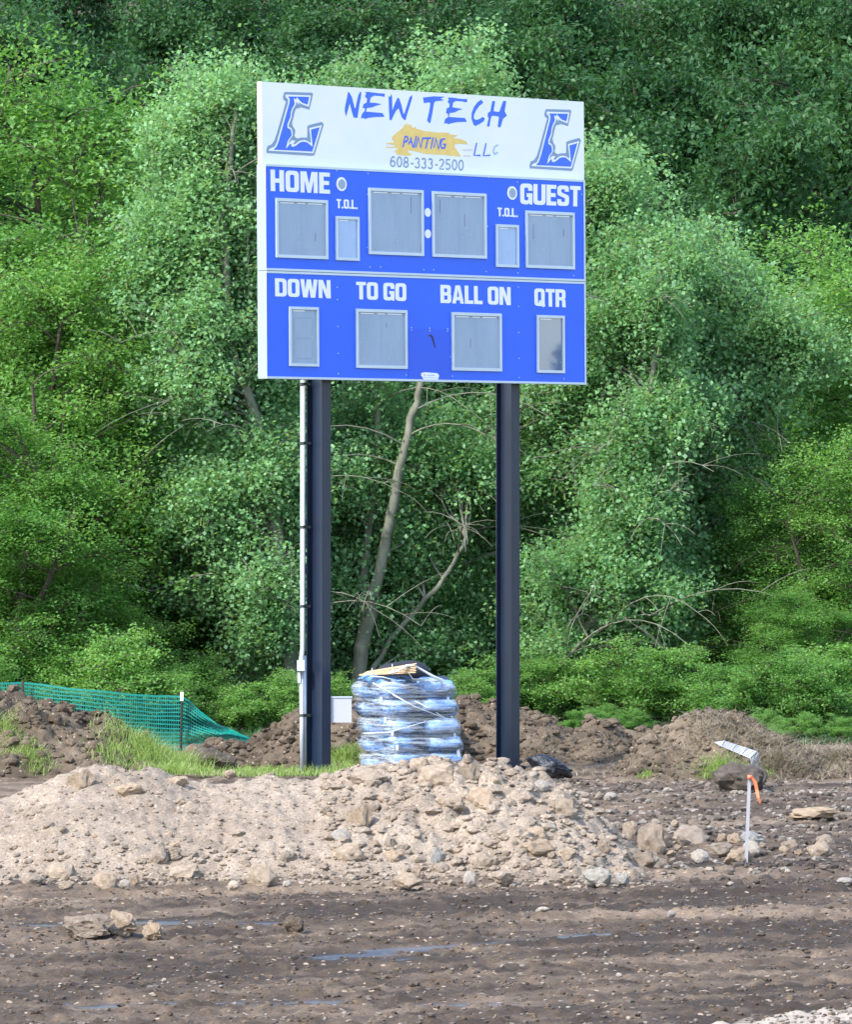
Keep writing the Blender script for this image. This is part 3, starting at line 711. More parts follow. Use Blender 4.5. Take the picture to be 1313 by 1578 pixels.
def cabinet(v0, v1, name, lb):
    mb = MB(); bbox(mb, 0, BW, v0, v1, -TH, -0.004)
    c = bpart(mb, name, M['alu_sun_dark']); 
    mb = MB(); e = 0.026
    bbox(mb, e * .35, BW - e, v0 + e, v1 - e, -0.0045, 0.0); f = bpart(mb, 'face_panel', M['blue'], c)
    mb = MB()
    bbox(mb, 0, BW, v1 - e, v1, -0.0035, 0.007); bbox(mb, 0, BW, v0, v0 + e, -0.0035, 0.007)
    bbox(mb, BW - e, BW, v0 + e, v1 - e, -0.0035, 0.007); bbox(mb, 0, e * .35, v0 + e, v1 - e, -0.0035, 0.005)
    bpart(mb, 'trim', M['alu'], c)
    return c, f
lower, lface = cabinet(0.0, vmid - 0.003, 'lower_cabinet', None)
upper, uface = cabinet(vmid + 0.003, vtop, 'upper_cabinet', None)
# header, thinner and set back
hu0, hv1 = q(402.6, 126.5, -0.062); hu1, hvb = q(899.6, 157.5, -0.062)
hv1 = (hv1 + hvb) / 2
mb = MB(); bbox(mb, hu0 + 0.0, hu1, vtop + 0.004, hv1, -TH + 0.012, -0.062); header = bpart(mb, 'header_panel', M['white'])
HO = -0.062
# ---- block letters, drawn as outlines in a unit box
def arcpoly(pts):
    """points (x,y) or (x,y,r): round that corner"""
    out = []; n = len(pts)
    for i, p in enumerate(pts):
        if len(p) == 2 or p[2] == 0: out.append((p[0], p[1])); continue
        a = Vector(pts[i - 1][:2]); b = Vector(p[:2]); c = Vector(pts[(i + 1) % n][:2]); r = p[2]
        d1 = (a - b).normalized(); d2 = (c - b).normalized()
        r = min(r, (a - b).length * .5, (c - b).length * .5)
        s, e = b + d1 * r, b + d2 * r
        for k in range(5):
            t = k / 4; out.append(tuple((1 - t) ** 2 * s + 2 * t * (1 - t) * b + t * t * e))
    return out
def G(ch):
    s = .21; h = .19
    if ch == 'H': return .62, [[(0,0),(0,1),(s,1),(s,.6),(.62-s,.6),(.62-s,1),(.62,1),(.62,0),(.62-s,0),(.62-s,.4),(s,.4),(s,0)]]
    if ch == 'O': return .62, [[(0,0,.2),(0,1,.2),(.62,1,.2),(.62,0,.2)], [(s,h,.08),(.62-s,h,.08),(.62-s,1-h,.08),(s,1-h,.08)]]
    if ch == 'Q': return .64, [[(0,0,.2),(0,1,.2),(.62,1,.2),(.62,.12,.05),(.66,0.02),(.52,-.06),(.46,0,.02)], [(s,h,.08),(.30,h),(.27,.30),(.36,.34),(.41,.26),(.41,1-h,.08),(s,1-h,.08)]]
    if ch == 'M': return .80, [[(0,0),(0,1),(.28,1),(.40,.42),(.52,1),(.80,1),(.80,0),(.61,0),(.61,.60),(.48,0),(.32,0),(.19,.60),(.19,0)]]
    if ch == 'E': return .50, [[(0,0),(0,1),(.5,1),(.5,1-h),(s,1-h),(s,.6),(.46,.6),(.46,.41),(s,.41),(s,h),(.5,h),(.5,0)]]
    if ch == 'G': return .62, [[(0,0,.2),(0,1,.2),(.62,1,.2),(.62,.66),(.62-s,.66),(.62-s,1-h,.07),(s,1-h,.08),(s,h,.08),(.62-s,h,.08),(.62-s,.36),(.33,.36),(.33,.54),(.62,.54),(.62,0),(.48,0),(.46,.07),(.38,0,.05)]]
    if ch == 'U': return .62, [[(0,0,.2),(0,1),(s,1),(s,h,.08),(.62-s,h,.08),(.62-s,1),(.62,1),(.62,0,.2)]]
    if ch == 'S': return .60, [[(0,0,.18),(0,.32),(.2,.32),(.2,h,.05),(.39,h,.06),(.39,.38,.05),(.0,.52,.1),(0,1,.2),(.58,1,.2),(.58,.70),(.38,.70),(.38,1-h,.05),(.2,1-h,.05),(.2,.66,.05),(.6,.50,.1),(.6,0,.2)]]
    if ch == 'T': return .54, [[(.27-s/2,0),(.27-s/2,1-h),(0,1-h),(0,1),(.54,1),(.54,1-h),(.27+s/2,1-h),(.27+s/2,0)]]
    if ch == 'L': return .48, [[(0,0),(0,1),(s,1),(s,h),(.48,h),(.48,0)]]
    if ch == 'D': return .61, [[(0,0),(0,1),(.61,1,.22),(.61,0,.22)], [(s,h),(.40,h,.08),(.40,1-h,.08),(s,1-h)]]
    if ch == 'W': return .90, [[(.13,0),(0,1),(.20,1),(.255,.42),(.34,1),(.56,1),(.645,.42),(.70,1),(.90,1),(.77,0),(.53,0),(.45,.55),(.37,0)]]
    if ch == 'N': return .64, [[(0,0),(0,1),(.24,1),(.44,.45),(.44,1),(.64,1),(.64,0),(.41,0),(.2,.57),(.2,0)]]
    if ch == 'B': return .61, [[(0,0),(0,1),(.59,1,.16),(.59,.56,.06),(.54,.52,.03),(.61,.46,.06),(.61,0,.18)], [(s,h),(.40,h,.06),(.40,.42,.06),(s,.42)], [(s,.60),(.385,.60,.05),(.385,1-h,.05),(s,1-h)]]
    if ch == 'R': return .61, [[(0,0),(0,1),(.60,1,.18),(.60,.52,.06),(.52,.47,.03),(.59,.42,.05),(.61,0),(.40,0),(.385,.38,.05),(s,.38),(s,0)], [(s,.56),(.39,.56,.05),(.39,1-h,.05),(s,1-h)]]
    if ch == 'A': return .66, [[(0,0),(.20,1),(.46,1),(.66,0),(.46,0),(.43,.18),(.23,.18),(.20,0)], [(.265,.36),(.395,.36),(.33,.76)]]
    if ch == '.': return .2, [[(0,0),(0,.19),(.2,.19),(.2,0)]]
    if ch == ' ': return .2, []
def fillpoly(polys3, name, mat, parent, depth=0.0015):
    """polys3: outer and holes as 3-D points on the board plane -> thin solid"""
    vs = [p for l in polys3 for p in l]; tris = tessellate_polygon([[Vector(p) for p in l] for l in polys3])
    n = len(vs); back = [p - NN * depth for p in vs]
    me = bpy.data.meshes.new(name); fs = []
    for t in tris:
        a, b, c = (vs[i] for i in t)
        nn = (b - a).cross(c - a)
        fs.append(tuple(t) if nn.dot(NN) > 0 else tuple(t)[::-1])
    k = 0
    for l in polys3:
        m_ = len(l)
        for i in range(m_): j = (i + 1) % m_; fs.append((k + i, k + j, n + k + j, n + k + i))
        k += m_
    me.from_pydata([tuple(v - ROOT) for v in vs + back], [], fs); me.update()
    return link(name, me, parent, mat)
def word(text, TL, TR, BL, BR, parent, off=0.0025, gap=.07):
    gl = [(c,) + G(c) for c in text]; tot = sum(g[1] for g in gl) + gap * (len(gl) - 1)
    a, b, c_, d = (q(*z_, off) for z_ in (TL, TR, BL, BR))
    x = 0
    for ch, w_, polys in gl:
        if polys:
            P3 = []
            for pl in polys:
                o3 = []
                for (gx, gy) in arcpoly(pl):
                    s_ = (x + gx) / tot; 
                    u_ = (1 - gy) * ((1 - s_) * a[0] + s_ * b[0]) + gy * 0 + gy * ((1 - s_) * a[0] + s_ * b[0]) if False else ((1 - s_) * ((1 - gy) * c_[0] + gy * a[0]) + s_ * ((1 - gy) * d[0] + gy * b[0]))
                    v_ = (1 - s_) * ((1 - gy) * c_[1] + gy * a[1]) + s_ * ((1 - gy) * d[1] + gy * b[1])
                    o3.append(P(u_, v_, off))
                P3.append(o3)
            fillpoly(P3, 'letter', M['letter'], parent)
        x += w_ + gap
word('HOME', (416.7,261.8), (508.2,266.9), (417.2,294.8), (508.6,299.2), upper)
word('GUEST', (801.6,283), (895,287.6), (801.8,315), (894.6,318.9), upper, gap=.05)
word('T.O.L.', (518.6,307.2), (551.2,308.8), (518.8,321.2), (551.2,322.8), upper, gap=.05)
word('T.O.L.', (766.8,320.2), (798,321.8), (767,333.6), (798,335.2), upper, gap=.05)
word('DOWN', (423.7,429.1), (509.2,432.2), (424.2,456.9), (509.8,460.2), lower, gap=.05)
word('TO GO', (548.9,434.5), (626,437.1), (549.3,461.4), (626.4,464.5), lower, gap=.05)
word('BALL ON', (678.6,439.2), (786.8,443), (679,467.2), (787.2,470.6), lower, gap=.05)
word('QTR', (823.4,444.6), (871.7,446.6), (823.8,471.6), (872,474), lower, gap=.05)
# ---- display windows
def window(c, two, kind, par):
    (x0, y0), (x1, y1), (x2, y2), (x3, y3) = c   # TL TR BL BR
    A = [q(x0, y0, .012), q(x1, y1, .012), q(x2, y2, .012), q(x3, y3, .012)]
    u0 = (A[0][0] + A[2][0]) / 2; u1 = (A[1][0] + A[3][0]) / 2; v1 = (A[0][1] + A[1][1]) / 2; v0 = (A[2][1] + A[3][1]) / 2
    t = 0.036 if two else 0.032
    mb = MB()
    bbox(mb, u0, u1, v1 - t, v1, .0015, .022); bbox(mb, u0, u1, v0, v0 + t, .0015, .022)
    bbox(mb, u0, u0 + t, v0 + t, v1 - t, .0015, .022); bbox(mb, u1 - t, u1, v0 + t, v1 - t, .0015, .022)
    w_ = bpart(mb, 'window_frame', M['alu'], par)
    mb = MB(); bbox(mb, u0 + t, u1 - t, v0 + t, v1 - t, .0008, .004); bpart(mb, 'pane', M[kind], w_)
    # unlit digit segments
    du0, du1, dv0, dv1 = u0 + t + .03, u1 - t - .03, v0 + t + .05, v1 - t - .09
    cells = [(du0, (du0 + du1) / 2 - .025), ((du0 + du1) / 2 + .025, du1)] if two else [(du0 + .02, du1 - .02)]
    mb = MB()
    for (a, b) in cells:
        h = (dv1 - dv0); g_ = .018
        for k in range(3):
            vv = dv0 + (h - g_) * k / 2
            if not two: bbox(mb, a + .02, b - .02, vv, vv + g_, .0042, .0048)
        for k in range(2):
            if not two:
                bbox(mb, a, a + g_, dv0 + h * .5 * k + .03, dv0 + h * .5 * (k + 1) - .02, .0042, .0048)
                bbox(mb, b - g_, b, dv0 + h * .5 * k + .03, dv0 + h * .5 * (k + 1) - .02, .0042, .0048)
    if two:
        bbox(mb, (u0 + u1) / 2 - .003, (u0 + u1) / 2 + .003, v0 + t + .002, v1 - t - .03, .0042, .0046)
    if kind == 'pane': 
        sg = bpart(mb, 'digit_segments', M['ghost'], w_); sg['kind'] = 'stuff'
    # light in the gap under the frame head painted as white bars; streaks and dots of dirt
    mb = MB(); wd = u1 - u0 - 2 * t
    for (a, b) in ((.06, .34), (.42, .58), (.64, .94)) if two else ((.1, .55),):
        bbox(mb, u0 + t + wd * a, u0 + t + wd * b, v1 - t - .022, v1 - t - .010, .0042, .006)
    sl = bpart(mb, 'light_gap_strips', M['letter'], w_)
    mb = MB(); rs = random.Random(int(x0 * 7))
    for i in range(rs.choice((1, 2, 3)) if two else 0):
        a = u0 + t + wd * rs.uniform(.12, .85); b = v0 + rs.uniform(.3, .7) * (v1 - v0); hh = rs.uniform(.05, .22)
        bbox(mb, a, a + .006, b, min(b + hh, v1 - t - .05), .0043, .0054)
    if mb.v: bpart(mb, 'dirt_streaks', M['stain'], w_)
    mb = MB()
    for i in range(9 if two else 3):
        a = u0 + t + wd * rs.uniform(.06, .94); b = v0 + t + rs.uniform(.03, .6) * (v1 - v0 - 2 * t); e = rs.uniform(.006, .011)
        bbox(mb, a, a + e, b, b + e, .0043, .0056)
    sp = bpart(mb, 'bird_specks', M['alu'], w_); sp['kind'] = 'stuff'
window([(424.1,305.1),(504.3,309.4),(425.8,397.1),(505.8,400.1)], True, 'pane', upper)
window([(516.5,333.3),(553.1,335),(518.2,401.4),(553.8,402.3)], False, 'paneblue', upper)
window([(567.2,289.5),(651.9,293.8),(568.7,391.8),(653.3,395.4)], True, 'pane', upper)
window([(665.2,294.6),(749.2,299.5),(666.9,395.9),(749.8,399.3)], True, 'pane', upper)
window([(764.1,345.8),(799.3,347.5),(764.3,411.5),(799.3,412.9)], False, 'paneblue', upper)
window([(809.9,324.5),(885.2,328.7),(810.1,412.5),(885.4,416.1)], True, 'pane', upper)
window([(444.6,472.2),(490.2,474.3),(446.7,564.3),(491.5,565.2)], False, 'pane', lower)
window([(548,475.8),(626.9,478.6),(549.5,567.1),(628,568.8)], True, 'pane', lower)
window([(695.6,481.2),(772.6,483.7),(696.9,571.3),(773.3,572.4)], True, 'pane', lower)
window([(827,485.6),(869.9,487.1),(828,574.5),(869.9,575.4)], False, 'panedark', lower)
# ---- round lamps and colon dots
def disc(cx, cy, r, o0, o1, mb, n=28):
    u, v = q(cx, cy); b = [P(u + r * math.cos(2 * math.pi * k / n), v + r * math.sin(2 * math.pi * k / n), o0) for k in range(n)]
    t = [p + NN * (o1 - o0) for p in b]
    mb.add(b + t, [tuple(range(n, 2 * n))] + [(k, (k + 1) % n, n + (k + 1) % n, n + k) for k in range(n)])
for (cx, cy, r) in ((525.8,284.4,.083), (788.8,298,.083)):
    mb = MB(); disc(cx, cy, r, .0005, .010, mb); ring = bpart(mb, 'indicator_ring', M['letter'], upper)
    mb = MB(); disc(cx, cy, r * .70, .0105, .0125, mb); bpart(mb, 'indicator_lens', M['pane'], ring)
for (cx, cy) in ((659,327.9), (659.2,360.9)):
    mb = MB(); disc(cx, cy, .053, .0005, .004, mb); bpart(mb, 'colon_dot', M['letter'], upper)
# ---- repair sheet with a dark crack, screws, maker's plate
u0, v1 = q(628.9, 506.5); u1, vb = q(695, 508.2); vb0 = .028
mb = MB(); bbox(mb, u0, u1, vb0, v1, .0005, .003); pt = bpart(mb, 'repair_sheet', M['bluepatch'], lower)
def pxpoly(pts, off): return [P(*q(x, y, off), off) for x, y in pts]
fillpoly([pxpoly([(659.5,517.3),(664,515.6),(667,518),(669,525),(671.3,536),(669.8,536.5),(666.5,525),(664.5,519.5)], .0045)], 'crack', M['black'], pt)
mb = MB()
for (x, y) in [(634,505.2),(634,508.8),(662,506),(662,510),(689.5,507),(689.5,510.4),(519,263.5),(519,420),(519.5,443),(519.8,462),(520.5,503.5),(520.8,545),(521,576),(567,268),(567,298),(566,382),(570,412),(586,412),(653,416),(668,416),(749,419),(751,349),(798,421),(884,425),(798.5,443),(799,472.5),(799.3,512.5),(799.8,552.5),(800,582),(869,584),(566,300),(753,274),(797,281),(626,578),(697,580),(627,548),(694,550),(420,262),(900.3-4,300)]:
    disc(x, y, .008, .0005, .005, mb, 6)
sc_ = bpart(mb, 'screw_heads', M['alu'], lower); sc_['kind'] = 'stuff'
pl = fillpoly([pxpoly([(649.5,575),(655,573.8),(674,575.4),(676.8,578.5),(675,585.6),(653,584.8),(649,578.5)], .006)], 'maker_plate', M['letter'], lower, .004)
fillpoly([pxpoly([(653,576.8),(656.6,577.2),(656.4,579.6),(652.8,579.4)], .0068)], 'emblem', M['pink'], pl, .0006)
for i, (a, b) in enumerate(((658.5,660.2),(660.9,662.4),(663,664.8),(665.4,667.2),(667.8,669.6))):
    fillpoly([pxpoly([(a,577.6),(b,577.8),(b,579.8),(a,579.5)], .0068)], 'plate_lettering', M['fadeblue'], pl, .0006)
fillpoly([pxpoly([(652.5,581.4),(674.5,582.6),(674.5,583.4),(652.5,582.2)], .0068)], 'plate_line', M['fadeblue'], pl, .0006)
# ---- header artwork
hpoly = lambda pts, off: [P(*q(x, y, HO + off), HO + off) for x, y in pts]
cv = lambda pts, ox, oy, s: [(ox + x / s, oy + y / s) for x, y in pts]
Lg = [(430,135),(885,148),(900,175),(838,435),(760,410),(690,395),(655,412),(625,412),(600,440),(580,520),(565,590),(545,650),(560,715),(600,780),(598,830),(585,870),(600,900),(640,920),(700,905),(800,903),(805,820),(803,715),(830,695),(1045,638),(1082,680),(925,1200),(895,1213),(120,1165),(113,1120),(135,1045),(200,1020),(250,950),(300,800),(445,300),(400,265),(393,225),(410,155)]
Lw = [(435,180),(862,196),(828,385),(755,360),(690,335),(655,305),(665,350),(612,300),(612,345),(560,430),(540,500),(535,570),(487,690),(490,722),(530,745),(552,800),(555,870),(500,950),(480,1015),(540,950),(600,955),(560,1020),(600,1015),(670,960),(740,945),(800,960),(862,1000),(862,940),(835,745),(1048,695),(905,1168),(150,1125),(170,1090),(250,1060),(290,980),(478,320),(478,260),(440,225)]
Lb = [(480,212),(832,218),(805,350),(712,318),(620,222),(612,262),(572,240),(588,338),(545,410),(522,480),(515,560),(462,680),(468,745),(515,765),(530,810),(535,870),(470,960),(438,1090),(470,1060),(510,1010),(530,1010),(530,1045),(555,1062),(610,1040),(680,985),(740,972),(800,985),(890,1060),(880,940),(862,770),(1010,730),(885,1140),(230,1108),(280,1060),(320,960),(500,320),(505,260)]
a0 = q(*cv([(113,1165)], 400, 130, 10.94)[0], HO); a1 = q(*cv([(190,1195)], 800, 160, 11.94)[0], HO)
t0 = q(*cv([(430,135)], 400, 130, 10.94)[0], HO); t1 = q(*cv([(505,105)], 800, 160, 11.94)[0], HO)
r0 = q(*cv([(1082,670)], 400, 130, 10.94)[0], HO); r1 = q(*cv([(1138,660)], 800, 160, 11.94)[0], HO)
sv_ = (t1[1] - a1[1]) / (t0[1] - a0[1]); su_ = (r1[0] - a1[0]) / (r0[0] - a0[0])
for rep in (0, 1):
    for pts, off, mt in ((Lg, .002, 'inkgrey'), (Lw, .0035, 'letter'), (Lb, .005, 'ink')):
        P3 = []
        for x, y in cv(pts, 400, 130, 10.94):
            u, v = q(x, y, HO)
            if rep: u = a1[0] + (u - a0[0]) * su_; v = a1[1] + (v - a0[1]) * sv_
            P3.append(P(u, v, HO + off))
        if mt == 'inkgrey': base = fillpoly([P3], 'emblem', M[mt], header)
        else: fillpoly([P3], 'emblem_layer', M[mt], base)
Z2 = (520, 130, 9.379); Z3 = (645, 135, 9.379); Z4 = (590, 185, 6.911)
brush = [
 (Z2, [(155,115),(175,125),(210,190),(250,350),(262,350),(300,170),(330,112),(345,125),(345,165),(320,290),(290,490),(235,485),(215,420),(178,280),(160,350),(125,470),(108,400),(110,340),(135,220)]),
 (Z2, [(400,120),(450,115),(600,135),(688,140),(680,188),(620,175),(530,170),(480,200),(468,270),(560,275),(640,293),(560,315),(500,340),(425,350),(415,400),(650,420),(682,475),(560,478),(450,490),(400,508),(370,490),(340,500),(355,435),(385,400),(400,380),(400,355),(365,345),(380,290),(425,270),(430,210),(400,185),(405,160),(420,145)]),
 (Z2, [(740,180),(765,185),(778,145),(790,180),(795,385),(830,290),(870,200),(890,205),(925,300),(955,430),(968,430),(1010,300),(1045,190),(1082,160),(1080,210),(1010,430),(985,525),(965,520),(930,480),(885,350),(840,400),(780,525),(755,520),(745,350)]),
 (Z3, [(65,150),(220,132),(380,138),(320,165),(370,190),(245,205),(222,235),(205,350),(175,500),(165,525),(125,485),(155,350),(175,225),(130,220),(80,235)]),
 (Z3, [(425,150),(480,150),(620,170),(705,172),(700,220),(620,205),(540,200),(500,225),(490,290),(560,302),(640,315),(580,335),(520,365),(450,375),(440,430),(670,445),(700,500),(560,505),(480,520),(430,535),(400,520),(370,530),(385,460),(430,430),(425,385),(398,375),(408,308),(445,290),(450,240),(420,215),(440,180)]),
 (Z3, [(905,180),(940,222),(880,270),(830,340),(800,410),(800,450),(830,475),(880,460),(930,430),(958,450),(945,490),(870,540),(820,562),(795,540),(765,450),(770,370),(800,290),(850,220)]),
 (Z3, [(1068,200),(1108,202),(1085,345),(1130,355),(1170,355),(1225,200),(1270,200),(1245,345),(1278,410),(1220,460),(1185,580),(1145,575),(1165,430),(1120,415),(1060,415),(1045,450),(1025,570),(988,565),(1015,450),(1000,420),(1005,370),(1040,350),(1050,290)])]
for z_, pts in brush: fillpoly([hpoly(cv(pts, *z_), .002)], 'letter', M['ink'], header)
gold = [(240,45),(300,55),(320,90),(345,75),(360,95),(430,118),(560,135),(715,140),(700,155),(800,165),(755,195),(830,205),(890,235),(905,265),(840,258),(770,260),(765,290),(820,370),(835,395),(640,375),(460,365),(330,335),(265,325),(270,345),(310,365),(290,385),(200,380),(150,370),(125,330),(150,320),(150,298),(30,300),(30,290),(130,285),(120,268),(30,260),(35,250),(130,240),(95,210),(100,180),(170,120),(210,90)]
gp = fillpoly([hpoly(cv(gold, *Z4), .002)], 'brush_splash', M['gold'], header)
cnt = [0]
def stroke(pts, w_, mat, name, parent, Z=Z4, base=.0035):
    cnt[0] += 1; off = base + .0002 * (cnt[0] % 9)
    p = [Vector(q(*cv([t], *Z)[0], HO + off)) for t in pts]; L_, R_ = [], []
    for i in range(len(p)):
        d = (p[min(i + 1, len(p) - 1)] - p[max(i - 1, 0)]).normalized(); n_ = Vector((-d.y, d.x)) * w_ / 2
        if i == 0: p[i] = p[i] - d * w_ * .2
        if i == len(p) - 1: p[i] = p[i] + d * w_ * .2
        if 0 < i < len(p) - 1:
            d1 = (p[i] - p[i - 1]).normalized(); c = max(.6, d1.dot(d)); n_ = n_ / c
        L_.append(P(p[i].x + n_.x, p[i].y + n_.y, HO + off)); R_.append(P(p[i].x - n_.x, p[i].y - n_.y, HO + off))
    mb = MB(); n = len(L_)
    mb.add(L_ + R_, [(i, i + 1, n + i + 1, n + i) for i in range(n - 1)])
    return mb
def strokes(lst, w_, mat, name, parent, **k):
    mb = MB()
    for s_ in lst:
        m_ = stroke(s_, w_, mat, name, parent, **k); mb.add(m_.v, m_.f)
    return mb.build(name, mat, parent, org=ROOT)
SW = .021
for lt in ([[(215,290),(237,178)], [(237,180),(262,182),(268,205),(258,228),(228,240)]], [[(275,262),(300,192),(318,288)], [(278,240),(314,238)]], [[(328,298),(357,178)]],
           [[(352,296),(378,188),(404,300),(428,192)]], [[(432,198),(512,196)], [(484,198),(458,306)]], [[(512,308),(538,192)]], [[(545,296),(566,198),(594,312),(618,206)]], [[(662,206),(640,206),(620,240),(618,285),(632,304),(658,300),(668,262),(642,266)]]):
    strokes(lt, SW, M['ink'], 'letter', gp)
strokes([[(1000,250),(972,380),(1038,380)]], .02, M['ink'], 'letter', header); strokes([[(1100,255),(1072,385),(1142,378)]], .02, M['ink'], 'letter', header)
strokes([[(1228,270),(1196,285),(1176,335),(1190,366),(1225,350)]], .016, M['fadeblue'], 'letter', header)
strokes([[(852,322),(955,320)]], .012, M['pink'], 'faded_dash', header); strokes([[(860,383),(935,386)]], .012, M['pink'], 'faded_dash', header)
# phone number, digits drawn as single line strokes in a unit box 0.5 x 1
def circ(cx, cy, rx, ry, a0, a1, n=12): return [(cx + rx * math.cos(R(a0 + (a1 - a0) * i / n)), cy + ry * math.sin(R(a0 + (a1 - a0) * i / n))) for i in range(n + 1)]
DG = {'0': [circ(.26,.5,.2,.46,90,450,18)], '6': [circ(.26,.3,.2,.26,100,460,16), [(.42,.86),(.3,.96),(.16,.86),(.07,.6),(.06,.36)]], '8': [circ(.26,.27,.2,.23,90,450,14), circ(.26,.74,.17,.22,-90,270,14)],
      '3': [circ(.25,.73,.17,.22,160,-80,10), circ(.25,.27,.2,.24,80,-160,10)], '2': [circ(.26,.72,.19,.24,170,-20,9) + [(.36,.42),(.06,.04),(.48,.04)]], '5': [[(.43,.96),(.12,.96),(.09,.53)] + circ(.25,.3,.2,.26,110,-150,10)], '-': [[(.1,.4),(.34,.4)]]}
ph = '608-333-2500'; wd = [.42 if c == '-' else .6 for c in ph]; tot = sum(wd) - .08
A = [q(*cv([t], *Z4)[0], HO + .0035) for t in ((78,388), (865,430), (76,500), (862,543))]; x = 0
for c, w_ in zip(ph, wd):
    mb = MB()
    for st in DG[c]:
        pts = []
        for gx, gy in st:
            s_ = (x + gx) / tot; u_ = (1 - s_) * ((1 - gy) * A[2][0] + gy * A[0][0]) + s_ * ((1 - gy) * A[3][0] + gy * A[1][0]); v_ = (1 - s_) * ((1 - gy) * A[2][1] + gy * A[0][1]) + s_ * ((1 - gy) * A[3][1] + gy * A[1][1])
            pts.append(Vector((u_, v_)))
        cnt[0] += 1; off = HO + .002 + .0002 * (cnt[0] % 7); L_, R_ = [], []
        for i in range(len(pts)):
            d = (pts[min(i + 1, len(pts) - 1)] - pts[max(i - 1, 0)]).normalized(); n_ = Vector((-d.y, d.x)) * .0095
            L_.append(P(pts[i].x + n_.x, pts[i].y + n_.y, off)); R_.append(P(pts[i].x - n_.x, pts[i].y - n_.y, off))
        n = len(L_); mb.add(L_ + R_, [(i, i + 1, n + i + 1, n + i) for i in range(n - 1)])
    mb.build('digit', M['inkgrey'], header, org=ROOT); x += w_
# ---- posts: steel wide-flange beams
def post(px_right, base_px_y):
    o = -TH - 0.012; fb = .148; fd = .262; tf = .011; tw = .008
    u_r = q(px_right, 700, 0)[0]
    # right front flange edge is vertical: find u so that it projects to px_right
    d = Vector(((px_right - CX) / F, 1.0, 0)); p0 = PO + NH * o; t = p0.dot(NH) / d.dot(NH) ; h = d * t
    u1 = (h - Vector((PO.x, PO.y, 0))).dot(U); uc = u1 - fb / 2
    base = Vector((PO.x, PO.y, 0)) + U * uc + NH * o; zt = 7.55
    mb = MB(); Z = Vector((0, 0, zt + .3)); z0 = Vector((0, 0, -.3))
    mb.box(base + z0 - U * fb / 2 - NH * tf, U * fb, NH * tf, Z)
    mb.box(base + z0 - U * fb / 2 - NH * fd, U * fb, NH * tf, Z)
    mb.box(base + z0 - U * tw / 2 - NH * (fd - tf), U * tw, NH * (fd - 2 * tf), Z)
    return bpart(mb, 'post', M['steel']), base, uc
p1, b1, u1_ = post(509.8, 1190); p2, b2, u2_ = post(801, 1172)
# conduit on the outer edge of the left post's rear flange
def wp(px, py, y): return at(px, py, y)
yc_ = (b1 - NH * .26 - U * .09).y
mb = MB(); mb.tube([wp(466.6, 586, yc_ - .03), wp(466.6, 1000, yc_ - .03), wp(463.5, 1022, yc_ - .03), wp(463.5, 1030, yc_ - .03)], .030, 10); cdt = bpart(mb, 'conduit', M['galv'], p1, True)
mb = MB(); mb.tube([wp(464.6, 1036, yc_ - .03), wp(465.8, 1196, yc_ - .03)], .026, 10); mb.tube([wp(470.4, 1010, yc_ + .02), wp(470.4, 1196, yc_ + .02)], .016, 8); bpart(mb, 'conduit', M['galv'], p1, True)
for py in (592, 683, 812, 934, 1102):
    mb = MB(); mb.tube([wp(466, py - 2.2, yc_ - .03), wp(466, py + 2.2, yc_ - .03)], .038, 10)
    mb.box(wp(466, py + 2, yc_ - .04), Vector((.10, 0.05, 0)), Vector((0, .012, 0)), Vector((0, 0, .03))); bpart(mb, 'conduit_clamp', M['tpost'], cdt)
mb = MB(); mb.box(wp(457.8, 1033.5, yc_ - .10), Vector((.088, 0, 0)), Vector((0, .09, 0)), Vector((0, 0, .125))); jb = bpart(mb, 'junction_box', M['galv'], p1)
mb = MB(); mb.box(wp(457.2, 1035.5, yc_ - .112), Vector((.096, 0, 0)), Vector((0, .012, 0)), Vector((0, 0, .015))); bpart(mb, 'box_lid_lip', M['tpost'], jb)
mb = MB(); mb.box(wp(458.4, 1052, yc_ - .07), Vector((.035, 0, 0)), Vector((0, .05, 0)), Vector((0, 0, .14))); bpart(mb, 'pull_elbow', M['galv'], jb)
mb = MB()   # grey enclosure fixed to the right of the left post
e0 = wp(509.5, 1113, b1.y + .08); mb.box(e0, Vector((.25, .0, 0)), Vector((0, .12, 0)), Vector((0, 0, .30))); eb = bpart(mb, 'control_box', M['boxgrey'], p1)
mb = MB(); mb.box(e0 + Vector((-.004, -.012, .296)), Vector((.262, 0, 0)), Vector((0, .14, 0)), Vector((0, 0, .012))); bpart(mb, 'box_lid', M['galv'], eb)
# ------------------------------------------------------------------ pallet of wrapped bags
PY = 78.6; pc = at(628, 1100, PY + .55); pz = 0.0
def superell(a, b, c, e1=.45, e2=.35, nu=28, nv=16):
    v = []; f = []
    sp = lambda t, e: math.copysign(abs(t) ** e, t)
    for j in range(nv + 1):
        ph = -math.pi / 2 + math.pi * j / nv
        for i in range(nu):
            th = 2 * math.pi * i / nu
            v.append((a * sp(math.cos(ph), e1) * sp(math.cos(th), e2), b * sp(math.cos(ph), e1) * sp(math.sin(th), e2), c * sp(math.sin(ph), .8)))
    for j in range(nv):
        for i in range(nu):
            f.append((j * nu + i, j * nu + (i + 1) % nu, (j + 1) * nu + (i + 1) % nu, (j + 1) * nu + i))
    return v, f
rot = R(28)
wrap = empty('wrapped_pallet', (pc.x, pc.y, 0), 0)
tag(wrap, 'leaning stack of blue and white plastic bags in clear stretch wrap behind the mound', 'pallet of bags')
rb = random.Random(8)
mb = MB()
for k in range(5): mb.box((-.5 + k * .22, -.5, .09), (.12, 0, 0), (0, 1.0, 0), (0, 0, .02))
for k in range(3): mb.box((-.5, -.5 + k * .46, 0), (1.0, 0, 0), (0, .08, 0), (0, 0, .09))
o = mb.build('pallet_deck', M['wood'], wrap); o.rotation_euler = (0, 0, rot)
